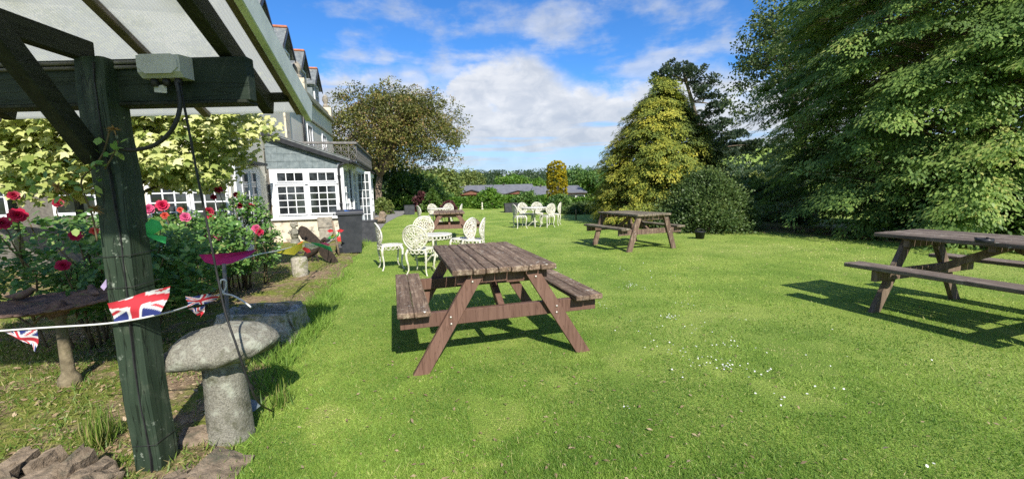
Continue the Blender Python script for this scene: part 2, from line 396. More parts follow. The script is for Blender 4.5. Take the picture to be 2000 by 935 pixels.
MT['tab_top3'] = timber('table_top_dark', (.085,.066,.054), (.20,.16,.13), (40,2.0,40), (.32,.27,.22), .5, .7, .85, .5, (.35,.34,.30))
MT['tab_leg3'] = timber('table_leg_dark', (.10,.072,.052), (.19,.14,.10), (30,30,2.5), (.27,.21,.15), .5, .7, .8, .4)
MT['bolt'] = simple('zinc_bolt', (.42,.38,.33), (.55,.5,.45), 60, .45, metal=.7)
MT['post'] = timber('post_green_paint', (.017,.029,.018), (.032,.050,.032), (26,26,1.6), (.075,.088,.062), .50, .72, .55, .8, (.22,.25,.20))
MT['beam'] = timber('beam_green_paint', (.014,.024,.016), (.028,.042,.028), (1.6,26,26), (.05,.055,.038), .55, .75, .6, .4)
MT['rafter'] = timber('rafter_dark', (.012,.015,.010), (.028,.032,.022), (26,2,26), (.09,.085,.06), .60, .78, .7, .4)
MT['bar'] = simple('glazing_bar_aluminium', (.12,.092,.075), (.18,.142,.118), 12, .5, spec=.4, c3=(.06,.055,.03), s3=5)
MT['verge'] = simple('verge_white_trim', (.48,.53,.52), (.62,.66,.65), 7, .55, c3=(.20,.22,.17), s3=6, t3=(.58,.75))
def poly_material():
    m, nb, p, out = new_mat('polycarbonate_sheet'); pos = geo_pos(nb)
    rot = nb.n('ShaderNodeMapping'); rot.inputs['Rotation'].default_value = (0, 0, math.radians(-11)); nb.link(pos, rot.inputs[0])
    w = nb.n('ShaderNodeTexWave', wave_type='BANDS', bands_direction='X'); w.inputs['Scale'].default_value = 22.0; w.inputs['Distortion'].default_value = 0; nb.link(rot.outputs[0], w.inputs['Vector'])
    n1 = nb.noise(pos, 2.5, 5, .6)
    c = nb.mix(nb.m('MULTIPLY', w.outputs['Fac'], .9), c4((.92,.91,.84)), c4((.74,.73,.65)))
    c = nb.mix(nb.ss(n1, .55, .85), c, c4((.60,.60,.46)))
    tr = nb.n('ShaderNodeBsdfTranslucent'); nb.link(c, tr.inputs[0]); nb.link(c, p.inputs['Base Color']); p.inputs['Roughness'].default_value = .35
    mx = nb.n('ShaderNodeMixShader'); mx.inputs[0].default_value = .88; nb.link(p.outputs[0], mx.inputs[1]); nb.link(tr.outputs[0], mx.inputs[2])
    tp = nb.n('ShaderNodeBsdfTransparent'); tp.inputs[0].default_value = (.85,.86,.80,1); m2 = nb.n('ShaderNodeMixShader'); m2.inputs[0].default_value = .26; nb.link(mx.outputs[0], m2.inputs[1]); nb.link(tp.outputs[0], m2.inputs[2]); nb.link(m2.outputs[0], out.inputs[0])
    return m
MT['poly'] = poly_material()
MT['box'] = simple('grey_plastic', (.36,.37,.385), (.43,.44,.455), 9, .45)
MT['cable'] = simple('black_rubber', (.014,.014,.015), (.03,.03,.032), 20, .5)
MT['copper'] = simple('old_copper', (.24,.11,.06), (.34,.17,.10), 30, .5, metal=.5)
MT['granite'] = simple('lichen_granite', (.11,.105,.085), (.26,.25,.205), 150, .95, .8, 60, c3=(.31,.32,.26), s3=12, t3=(.50,.68), c5=(.085,.085,.055), s5=7.0, t5=(.52,.70))
MT['granite2'] = simple('mossy_granite', (.23,.21,.17), (.44,.41,.34), 50, .95, .8, 60, c3=(.16,.17,.07), s3=9, t3=(.5,.66))
MT['rock'] = simple('brown_rock', (.12,.092,.064), (.27,.21,.15), 18, .95, .9, 30, c3=(.09,.085,.06), s3=7, t3=(.5,.68), bdist=.02)
MT['rust'] = simple('rusty_iron', (.07,.045,.035), (.20,.125,.095), 22, .85, .5, 40, c3=(.08,.10,.03), s3=11)
MT['stonecol'] = simple('old_column_stone', (.11,.09,.055), (.21,.175,.11), 25, .95, .6, 50, c3=(.13,.14,.06), s3=8)
MT['white_iron'] = simple('white_cast_metal', (.50,.485,.415), (.63,.62,.56), 14, .5, .15, 60, c3=(.36,.34,.24), s3=17, t3=(.50,.68))
MT['white_old'] = simple('white_cast_metal_mossy', (.47,.46,.35), (.60,.59,.50), 16, .6, .2, 60, c3=(.30,.31,.17), s3=14, t3=(.52,.68))
MT['white_paint'] = simple('white_gloss_paint', (.60,.62,.65), (.70,.71,.73), 6, .4)
MT['render_grey'] = simple('grey_render', (.74,.69,.58), (.82,.77,.66), 1.6, .9, .04, 40, c3=(.60,.57,.48), s3=.8, t3=(.5,.75))
MT['render_cream'] = simple('cream_render', (.50,.44,.34), (.62,.56,.45), 5, .9, .4, 30, c3=(.23,.21,.17), s3=4.5, t3=(.53,.66))
MT['cornice'] = simple('mossy_coping', (.24,.23,.17), (.36,.34,.27), 7, .9, c3=(.15,.15,.08), s3=4)
MT['slate'] = simple('hung_slate', (.105,.135,.145), (.175,.21,.22), 9, .55, .4, 20, c3=(.24,.27,.27), s3=7, t3=(.6,.75))
MT['slate_roof'] = simple('roof_slate', (.10,.115,.12), (.19,.205,.205), 9, .6, .5, 18, c3=(.25,.25,.22), s3=5)
MT['stone_block'] = simple('weathered_stone', (.20,.18,.145), (.33,.30,.25), 14, .95, .7, 30, c3=(.12,.115,.10), s3=5, t3=(.5,.7))
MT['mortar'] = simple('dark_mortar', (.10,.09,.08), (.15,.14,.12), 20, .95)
MT['black_metal'] = simple('black_paint', (.014,.015,.018), (.03,.031,.035), 8, .4)
MT['iron_rail'] = simple('railing_paint', (.10,.095,.09), (.2,.19,.18), 10, .6)
MT['terracotta'] = simple('ridge_tile', (.33,.12,.065), (.45,.18,.10), 10, .85)
MT['glass'] = glass_dark('window_glass')
MT['glass_pale'] = glass_dark('window_glass_pale', (.055,.065,.07), .05)
MT['bin'] = simple('bin_plastic', (.024,.027,.033), (.04,.043,.05), 6, .5, .1, 40)
MT['planter'] = simple('planter_dark', (.025,.027,.032), (.05,.052,.06), 9, .6, .2, 20)
MT['bronze'] = simple('dark_bird_metal', (.022,.017,.013), (.05,.036,.026), 25, .8, .5, 60)
MT['bark'] = simple('bark', (.075,.058,.042), (.17,.135,.10), 14, .95, .9, 20, bdist=.03)
MT['bark_pale'] = simple('bark_pale', (.16,.12,.085), (.30,.235,.17), 14, .95, .8, 20, bdist=.03)
MT['stem'] = simple('rose_stem', (.07,.055,.035), (.13,.10,.05), 14, .9)
MT['brown_wall'] = simple('cabin_boards', (.14,.06,.04), (.20,.09,.06), 3, .8)
MT['cabin_roof'] = simple('cabin_roof_felt', (.105,.11,.125), (.15,.155,.17), 2, .85)
MT['cabin_dark'] = simple('cabin_trim', (.025,.02,.018), (.04,.035,.03), 6, .8)
def flat(name, c, rough=.6, trans=0.0): 
    m, nb, p, out = new_mat(name); n = nb.noise(geo_pos(nb), 30, 4, .6)
    col = nb.mix(nb.ss(n, .3, .7), c4(tuple(x*.82 for x in c)), c4(c)); nb.link(col, p.inputs['Base Color']); p.inputs['Roughness'].default_value = rough
    if trans:
        tr = nb.n('ShaderNodeBsdfTranslucent'); nb.link(col, tr.inputs[0]); mx = nb.n('ShaderNodeMixShader'); mx.inputs[0].default_value = trans
        nb.link(p.outputs[0], mx.inputs[1]); nb.link(tr.outputs[0], mx.inputs[2]); nb.link(mx.outputs[0], out.inputs[0])
    return m
for k, c in dict(magenta=(.50,.02,.16), yellow=(.72,.62,.03), orange=(.75,.16,.03), redf=(.62,.03,.04), greenf=(.03,.42,.16), bluef=(.03,.17,.62), pinkf=(.62,.10,.27), greenrib=(.05,.45,.12), whitef=(.68,.68,.68), lilac=(.5,.4,.62)).items():
    MT[k] = flat('cloth_'+k, c, .8, .3)
MT['cord'] = flat('white_cord', (.62,.62,.60), .8)
MT['toy_green'] = flat('toy_green_plastic', (.03,.25,.06), .4); MT['toy_red'] = flat('toy_red_plastic', (.5,.04,.03), .4)
def vcol_mat(name):
    m, nb, p, out = new_mat(name); at = nb.n('ShaderNodeAttribute', attribute_name='col'); nb.link(at.outputs['Color'], p.inputs['Base Color']); p.inputs['Roughness'].default_value = .75
    tr = nb.n('ShaderNodeBsdfTranslucent'); nb.link(at.outputs['Color'], tr.inputs[0]); mx = nb.n('ShaderNodeMixShader'); mx.inputs[0].default_value = .25
    nb.link(p.outputs[0], mx.inputs[1]); nb.link(tr.outputs[0], mx.inputs[2]); nb.link(mx.outputs[0], out.inputs[0]); return m
MT['flag'] = vcol_mat('flag_cloth')
# foliage
MT['cedar'] = leaf_mat('cedar_foliage', [(0,(.085,.145,.040)),(.4,(.170,.265,.064)),(.75,(.30,.40,.10)),(1,(.43,.43,.14))], .38)
MT['golden'] = leaf_mat('golden_conifer_foliage', [(0,(.085,.125,.030)),(.4,(.19,.235,.045)),(.75,(.36,.36,.055)),(1,(.52,.47,.08))], .3)
MT['yew_gold'] = leaf_mat('golden_yew_foliage', [(0,(.18,.17,.014)),(.5,(.42,.35,.02)),(1,(.60,.48,.03))], .25)
MT['wind'] = leaf_mat('windswept_foliage', [(0,(.06,.072,.020)),(.5,(.125,.138,.034)),(.85,(.20,.20,.05)),(1,(.24,.16,.06))], .28)
MT['pine'] = leaf_mat('pine_foliage', [(0,(0.018,0.036,0.021)),(.6,(0.039,0.063,0.033)),(1,(0.075,0.098,0.048))], .12)
MT['shrub'] = leaf_mat('shrub_foliage', [(0,(.050,.088,.026)),(.6,(.10,.155,.044)),(1,(.18,.225,.07))], .3)
MT['grove'] = leaf_mat('grove_foliage', [(0,(0.034,0.085,0.024)),(.5,(0.076,0.156,0.037)),(1,(0.170,0.255,0.060))], .25)
MT['olive'] = leaf_mat('olive_foliage', [(0,(0.064,0.104,0.029)),(.5,(0.136,0.184,0.048)),(1,(0.240,0.272,0.072))], .25)
MT['hedge'] = leaf_mat('hedge_foliage', [(0,(0.047,0.115,0.016)),(.5,(0.101,0.209,0.027)),(1,(0.203,0.311,0.047))], .3)
MT['conebush'] = leaf_mat('cone_bush_foliage', [(0,(0.033,0.075,0.015)),(.6,(0.075,0.143,0.024)),(1,(0.165,0.210,0.038))], .2)
MT['purple'] = leaf_mat('purple_foliage', [(0,(0.042,0.018,0.021)),(.6,(0.090,0.033,0.036)),(1,(0.165,0.068,0.053))], .2)
MT['acer'] = leaf_mat('golden_maple_foliage', [(0,(.09,.14,.025)),(.3,(.22,.28,.065)),(.65,(.42,.45,.15)),(1,(.62,.61,.32))], .30)
MT['rose'] = leaf_mat('rose_leaves', [(0,(.035,.090,.025)),(.45,(.090,.195,.045)),(.8,(.19,.31,.08)),(1,(.32,.35,.12))], .3, .36, .5)
MT['wood_far'] = leaf_mat('far_wood_foliage', [(0,(.018,.038,.015)),(.5,(.030,.056,.020)),(1,(.060,.092,.030))], .1)
MT['birch'] = leaf_mat('birch_foliage', [(0,(.06,.095,.032)),(.5,(.12,.17,.055)),(1,(.21,.25,.09))], .28)
MT['grass'] = leaf_mat('grass_blades', [(0,(.115,.215,.035)),(.35,(.20,.32,.055)),(.65,(.31,.42,.085)),(.85,(.43,.47,.14)),(1,(.56,.48,.25))], .35, .55, .25)
MT['wild'] = leaf_mat('weed_blades', [(0,(0.065,0.143,0.019)),(.6,(0.156,0.221,0.039)),(1,(0.468,0.377,0.182))], .3)
# ------------------------------------------------------------------ ground
def sstep(a, lo, hi):
    t = np.clip((a-lo)/(hi-lo), 0, 1); return t*t*(3-2*t)
_tab = RNG.random((256, 256))
def vnoise(x, y, s):
    x = np.asarray(x)*s+1000.3; y = np.asarray(y)*s+1000.7
    xi = np.floor(x).astype(int); yi = np.floor(y).astype(int); fx = x-xi; fy = y-yi
    fx = fx*fx*(3-2*fx); fy = fy*fy*(3-2*fy); g = lambda i, j: _tab[(xi+i) % 256, (yi+j) % 256]
    return (g(0,0)*(1-fx)+g(1,0)*fx)*(1-fy)+(g(0,1)*(1-fx)+g(1,1)*fx)*fy
def fbm(x, y, s, o=4):
    return sum(vnoise(x+17*i, y-9*i, s*2**i)*.5**i for i in range(o))/sum(.5**i for i in range(o))
def gz(x, y):
    x = np.asarray(x, float); y = np.asarray(y, float); r = np.hypot(x, y); a = np.arctan2(x, y)
    near = -2.2*sstep(y, 31, 58)
    hill = sstep(r, 120, 290)*7+sstep(r, 300, 900)*(18+42*sstep(a, .25, .5))
    right = -0.5*sstep(x-.3*y, 2.5, 9)*sstep(y, 7, 16)
    return np.where(y > 0, near+hill*sstep(y, 0, 60)+right, 0.0)
def grid_mesh(name, X, Y, Z, mat, keep=None):
    n, m = X.shape; V = np.stack([X, Y, Z], -1).reshape(-1, 3)
    i = np.arange(n*m).reshape(n, m); F = np.stack([i[:-1,:-1], i[:-1,1:], i[1:,1:], i[1:,:-1]], -1).reshape(-1, 4)
    me = bpy.data.meshes.new(name); me.from_pydata(V.tolist(), [], F.tolist()); me.polygons.foreach_set('use_smooth', [True]*len(F)); me.update()
    me.materials.append(mat); return link(bpy.data.objects.new(name, me))
ra = np.concatenate([np.linspace(0, 40, 41), np.geomspace(43, 3500, 50)]); th = np.linspace(-math.pi, math.pi, 145)
RR, TH = np.meshgrid(ra, th, indexing='ij'); GX, GY = RR*np.sin(TH), RR*np.cos(TH)
tag(grid_mesh('ground', GX, GY, gz(GX, GY), MT['lawn']), kind='structure')

# flower bed left of the lawn
EDGE = [G(430, 960), G(470, 880), G(520, 770), G(565, 690), G(600, 635), G(650, 560), G(700, 492), G(727, 462)]
EDGE = [Vector((-1.25, -0.6, 0))]+EDGE+[Vector((-4.5, 13.2, 0))]
ey = np.array([p.y for p in EDGE]); ex = np.array([p.x for p in EDGE])
def edge_x(y): return np.interp(y, ey, ex)
yy = np.linspace(-0.6, 13.2, 120); ss_ = np.concatenate([np.linspace(0, 1, 14), np.linspace(1.15, 11, 34)])
YY, SS = np.meshgrid(yy, ss_, indexing='ij'); XX = edge_x(YY)+.05*np.sin(YY*5.1)-SS
ZZ = .006+sstep(SS, 0, .25)*(.02+.06*(fbm(XX, YY, 1.6)-.35)+.03*(fbm(XX, YY, 7)-.5))
tag(grid_mesh('flower_bed', XX, YY, ZZ, MT['bed']), kind='structure')
def bed_z(x, y):
    s = edge_x(y)-x; return .006+sstep(s, 0, .25)*(.02+.06*(fbm(x, y, 1.6)-.35)+.03*(fbm(x, y, 7)-.5))
# path beside the house
P = [G(742, 450), G(752, 437), G(775, 424), G(800, 416), G(835, 410), G(830, 404)]
pl = MB(); L = [(p.x, p.y) for p in P]; Rr = [(-4.6, 11.6), (-6.6, 15.5), (-8.5, 20), (-10, 24), (-11, 28), (-14, 32)]
for k in range(len(L)-1):
    pl.add([(L[k][0], L[k][1], .008), (Rr[k][0], Rr[k][1], .008), (Rr[k+1][0], Rr[k+1][1], .008), (L[k+1][0], L[k+1][1], .008)], [(0,3,2,1)])
tag(pl.build('path', MT['path']), kind='structure')
path_y = np.array([p[1] for p in L]); path_x = np.array([p[0] for p in L])

# grass blades: short mown turf, thinner with distance
FEET = [(-.71, 2.86), (.62, 3.24), (G(1231,491).x, G(1231,491).y), (G(1316,486).x, G(1316,486).y), (G(1670,600).x, G(1670,600).y), (G(1840,577).x, G(1840,577).y), (-.1, 3.4), (-2.1, 6.9), (-1.4, 6.4)]
def cedar_soil(x, y):
    return np.hypot((x-12.5)/6.0, (y-12.6)/5.6)+.35*(fbm(x, y, .9, 3)-.5)
def turf(n, umin, umax, hmean, seed):
    rg = np.random.default_rng(seed)
    u = rg.uniform(umin, umax, n); r = 1/u; a = rg.uniform(-1.2, 1.2, n)
    x, y = r*np.sin(a), r*np.cos(a)
    lim = np.where(y < 12.5, edge_x(y), np.interp(y, path_y, path_x)-.05)
    under = cedar_soil(x, y)+rg.normal(0, .10, n)
    k = (x > lim+.05*np.sin(y*5.1)+rg.normal(0, .04, n)) & (y < 29) & (under > 1.0); x, y, r = x[k], y[k], r[k]; n = len(x)
    pos = np.stack([x, y, gz(x, y)-.003], -1)
    lean = np.stack([rg.normal(0, .8, n), rg.normal(0, .8, n), np.ones(n)], -1)
    patch = fbm(x, y, .9); fine = fbm(x, y, 6.0, 3)
    bare = sstep(fbm(x+40, y, 2.3, 4), .60, .70)
    for fx, fy in FEET: bare = np.maximum(bare, .9*np.exp(-((x-fx)**2+(y-fy)**2)/.035)*(fine > .42))
    h = hmean*rg.uniform(.5, 1.4, n)*(.75+.5*patch)*(1-.5*bare)
    big = fbm(x+70, y-30, .35, 3)
    t = .33+1.0*(patch-.5)+.8*(fine-.5)+.7*(big-.5)+rg.normal(0, .13, n)+.40*bare
    t = np.where(rg.random(n) < .035, rg.uniform(.85, 1, n), t)
    leaf_mesh('grass', pos, lean, rdir(n), h, LEAF_TRI[0], LEAF_TRI[1], np.clip(t, 0, 1), MT['grass'], widths=(.0042 if hmean < .03 else .0028)*np.maximum(1, r/2.4)*rg.uniform(.7, 1.3, n))
def named_last(): return LAST_LEAVES
turf(620000, 1/27., 1/1.05, .021, 11)
tag(named_last(), 'short mown green lawn grass with yellowed patches', 'grass', kind='stuff')
turf(60000, 1/6., 1/1.05, .042, 12)
tag(named_last(), 'scattered taller grass stalks standing in the near lawn', 'grass', kind='stuff')
sx_ = np.linspace(5.0, 22, 60); sy_ = np.linspace(5.5, 20, 60); SX, SY = np.meshgrid(sx_, sy_, indexing='ij'); fin_ = cedar_soil(SX, SY)
tag(grid_mesh('bare_soil', SX, SY, gz(SX, SY)+np.where(fin_ < 1.03, .012, -.25), MT['bed']), kind='structure')
# longer uncut grass along the edge of the bed
n = 9000; rg = np.random.default_rng(5)
y = rg.uniform(.8, 11.5, n)**1.0; y = np.where(rg.random(n) < .65, rg.uniform(1.0, 5.2, n), y)
s = rg.normal(-.02, .11, n)+.05*np.sin(y*5.1); x = edge_x(y)+s
cl = sstep(fbm(x, y, 2.2), .38, .6)
k = rg.random(n) < .25+.75*cl; x, y, cl = x[k], y[k], cl[k]; n = len(x)
lean = np.stack([rg.normal(.1, .5, n), rg.normal(0, .5, n), np.ones(n)], -1)
BL3 = ([(-.5,0,0),(.5,0,0),(.36,.55,.06),(-.36,.55,.06),(0,1,.28)], [(0,1,2,3),(3,2,4)])
leaf_mesh('edge_grass', np.stack([x, y, 0*x], -1), lean, rdir(n), rg.uniform(.05, .13, n)*(.6+.7*cl), BL3[0], BL3[1], np.clip(rg.normal(.28, .16, n), 0, 1), MT['grass'], widths=.0055)
tag(named_last(), 'longer uncut grass along the edge of the flower bed', 'grass', kind='stuff')
# weeds, moss tufts and dry stalks in the bed
n = 34000; y = rg.uniform(.9, 10.5, n); y = np.where(rg.random(n) < .5, rg.uniform(1.6, 4.5, n), y)
x = edge_x(y)-rg.uniform(.05, 3.2, n); pt = fbm(x+9, y, 1.3)
k = rg.random(n) < sstep(pt, .36, .54)+.06; x, y, pt = x[k], y[k], pt[k]; n = len(x)
lean = np.stack([rg.normal(0, .8, n), rg.normal(0, .8, n), np.ones(n)], -1)
leaf_mesh('moss_and_weeds', np.stack([x, y, bed_z(x, y)-.002], -1), lean, rdir(n), rg.uniform(.015, .06, n), BL3[0], BL3[1], np.clip(rg.normal(.45, .25, n), 0, 1), MT['wild'], widths=.006)
tag(named_last(), 'low weeds and moss growing over the flower bed soil', 'weeds', kind='stuff')
# dry chips and dead leaves lying in the bed
n = 4200; y = np.where(rg.random(n) < .6, rg.uniform(1.6, 4.0, n), rg.uniform(1.5, 9, n)); x = edge_x(y)-rg.uniform(.1, 2.6, n)
leaf_mesh('leaf_litter', np.stack([x, y, bed_z(x, y)+.004], -1), unit(np.stack([rg.normal(size=n), rg.normal(size=n), rg.normal(0, .25, n)], -1)), np.stack([rg.normal(0, .3, n), rg.normal(0, .3, n), np.ones(n)], -1), rg.uniform(.012, .04, n), LEAF_OVAL[0], LEAF_OVAL[1], rg.uniform(.55, 1, n),
          leaf_mat('dry_litter', [(0,(.09,.06,.035)),(.7,(.27,.19,.11)),(1,(.40,.31,.20))], .1))
tag(named_last(), 'dead leaves and chips scattered on the flower bed', 'litter', kind='stuff')
n = 1500; a = rg.uniform(-1.1, 1.1, n); r = 1/rg.uniform(1/9., 1/1.2, n); x, y = r*np.sin(a), r*np.cos(a); k = x > edge_x(y)+.1; x, y = x[k], y[k]; n = len(x)
leaf_mesh('dry_clippings', np.stack([x, y, np.full(n, .014)], -1), unit(np.stack([rg.normal(size=n), rg.normal(size=n), rg.normal(0, .15, n)], -1)), np.stack([rg.normal(0, .3, n), rg.normal(0, .3, n), np.ones(n)], -1), rg.uniform(.012, .035, n), LEAF_NARROW[0], LEAF_NARROW[1], rg.uniform(.3, 1, n), bpy.data.materials['dry_litter'])
tag(named_last(), 'dry brown clippings and leaf scraps lying on the near lawn', 'litter', kind='stuff')
# daisies
dp = []
for (u, v, n, sp) in ((1310,622,16,.05),(1225,560,14,.12),(1320,540,10,.2),(1360,645,9,.10),(1290,680,12,.14),(1330,700,14,.15),(1380,715,12,.12),(1425,672,14,.08),(1420,720,12,.05),(1480,735,8,.06),(1450,628,5,.05),(1515,775,5,.05),(1240,560,8,.08),(1350,600,8,.15),(1220,800,3,.03),(1620,760,3,.05),(1800,905,3,.03),(1215,525,7,.3),(1400,560,5,.5),(1160,600,14,.10),(1470,700,6,.3),(1560,690,5,.4),(1260,640,6,.2)):
    c = G(u, v)
    for _ in range(n): dp.append((c.x+random.gauss(0, sp), c.y+random.gauss(0, sp), .018+random.uniform(0,.010)))
dp = np.array(dp); n = len(dp)
DA = [(0,0,0)]+[(math.cos(2*math.pi*k/10)*(.5 if k % 2 else .42), math.sin(2*math.pi*k/10)*(.5 if k % 2 else .42), .06) for k in range(10)]
leaf_mesh('daisies', dp, unit(np.stack([rg.normal(size=n), rg.normal(size=n), rg.normal(0,.2,n)], -1)), np.stack([rg.normal(.1,.3,n), rg.normal(-.3,.3,n), np.ones(n)], -1), rg.uniform(.009,.015,n), DA, [(0,k,k % 10+1) for k in range(1,11)], rg.random(n), leaf_mat('daisy_petals', [(0,(.70,.70,.66)),(1,(.82,.82,.80))], .2))
tag(named_last(), 'small white daisies scattered in the lawn', 'daisies', kind='stuff')
# ------------------------------------------------------------------ picnic tables
EX, EYv, EZ = Vector((1,0,0)), Vector((0,1,0)), Vector((0,0,1))
def picnic_table(loc, yaw, label, mats, a=.397, L=1.43, zt=.754, th=.042, bo=.786, bw=.2335, zb=.48, tb=.04, sft=.708, ltop=.207, seed=1, widths=None, v0=.056):
    rg = random.Random(seed); top_m, leg_m = mats
    root = empty('picnic_table', loc, label, 'picnic table', 'timber picnic tables on the lawn', yaw)
    ws = widths or [1, .62, .62, .62, .9, .62, .85]; tot = sum(ws); u = -a
    for w in ws:
        wid = 2*a*w/tot; m = MB(); j = rg.uniform(-.006, .006)
        m.cbox(Vector((0,0,0)), (EX, EYv, EZ), (wid-.007, L+j, th), .006, .0015)
        m.build('tabletop_plank', top_m, root, (u+wid/2, L/2+j/2, zt-th/2+rg.uniform(-.003, .002))); u += wid
    for sgn in (-1, 1):
        for k in range(2):
            wid = bw/2; m = MB(); m.cbox(Vector((0,0,0)), (EX, EYv, EZ), (wid-.004, L+rg.uniform(-.008,.004), tb), .006, .0015)
            m.build('seat_plank', top_m, root, (sgn*(bo-bw+wid*(k+.5)), L/2, zb-tb/2+rg.uniform(-.002,.002)))
    lt = .044
    for end, d in ((v0, 1), (L-v0, -1)):
        for sgn in (-1, 1):          # splayed leg: a sheared board cut level top and bottom
            m = MB(); x0, x1, lw = sgn*(sft-.055), sgn*ltop, .058
            pts = [(x0-lw, 0, -.02), (x0+lw, 0, -.02), (x1+lw, 0, zt-th-.002), (x1-lw, 0, zt-th-.002)]
            m.prism(pts, (0, d*lt, 0)); m.build('leg', leg_m, root, (0, end, 0))
            for (q, off) in ((.93, 0), (.60, .018), (.53, -.014)):
                if q < .9 and zb > 0:
                    z = zb-tb-.035 if q == .60 else zb-tb-.085
                else: z = zt-th-.06
                xx = x0+(x1-x0)*(z+.02)/(zt-th+.02)+off*sgn; mb = MB()
                mb.lathe([(.010, 0), (.010, .003), (.006, .007), (.001, .008)], seg=8)
                bo_ = mb.build('bolt', MT['bolt'], root, (xx, end-d*.0005, z)); bo_.rotation_euler = (math.pi/2*d, 0, 0)
        m = MB(); m.cbox(Vector((0,0,0)), (EX, EYv, EZ), (2*(bo-.018), .045, .105), .003)
        m.build('seat_beam', leg_m, root, (0, end+d*(lt+.0245), zb-tb-.0545))
        m = MB(); m.cbox(Vector((0,0,0)), (EX, EYv, EZ), (2*(a-.045), .045, .082), .003)
        m.build('top_cleat', leg_m, root, (0, end+d*(lt+.0245), zt-th-.043))
        m = MB(); m.beam(Vector((0, end+d*.12, zb-tb-.05)), Vector((0, L/2-d*.03, zt-th-.03)), .05, .07)
        m.build('brace', leg_m, root)
    m = MB(); m.cbox(Vector((0,0,0)), (EX, EYv, EZ), (2*(a-.05), .05, .05), .003); m.build('top_cleat', leg_m, root, (0, L/2, zt-th-.027))
    return root
def rotv(x, y, a): return Vector((x*math.cos(a)-y*math.sin(a), x*math.sin(a)+y*math.cos(a), 0))
picnic_table((-.0448, 2.959, 0), .2793, 'brown stained picnic table nearest the camera with weathered plank top', (MT['tab_top'], MT['tab_leg']), seed=1)
c2 = (G(1231, 491)+G(1316, 486))/2; y2 = math.radians(21)
picnic_table(c2-rotv(0, .06, y2), y2, 'greyed picnic table standing in front of the golden conifer', (MT['tab_top2'], MT['tab_leg2']), a=.42, L=1.42, sft=.62, ltop=.33, bo=.80, bw=.22, zt=.745, seed=2)
c3 = (G(1664, 602)+G(1843, 577))/2; y3 = math.radians(17.5); L3 = 1.75
t3 = picnic_table(c3-rotv(0, L3-.08, y3), y3, 'dark timber picnic table at the right edge with a black ashtray on it', (MT['tab_top3'], MT['tab_leg3']), a=.38, L=L3, seed=3, v0=.2, zt=.77)
y4 = math.radians(9)
picnic_table(D(877, 416, 10.4)*1.0-Vector((0,0,D(877,416,10.4).z)), y4, 'small brown picnic table standing behind the near white chairs', (MT['tab_top'], MT['tab_leg']), seed=4, L=1.4)

# ashtray on the right-hand table
p = D(1924, 458, 3.45); p.z = .77
root = empty('ashtray', p, 'round black ashtray on the right-hand picnic table', 'ashtray')
m = MB(); m.lathe([(.050,.001),(.056,.004),(.058,.034),(.054,.036),(.046,.034),(.042,.012),(.001,.010)], seg=20); m.build('bowl', MT['black_metal'], root)
for k in range(3):
    a = k*2.09+.4; m = MB(); m.cbox(Vector((0,0,0)), (EX,EYv,EZ), (.02,.014,.008), .002); o = m.build('cigarette_rest', MT['black_metal'], root, (.052*math.cos(a), .052*math.sin(a), .039)); o.rotation_euler.z = a

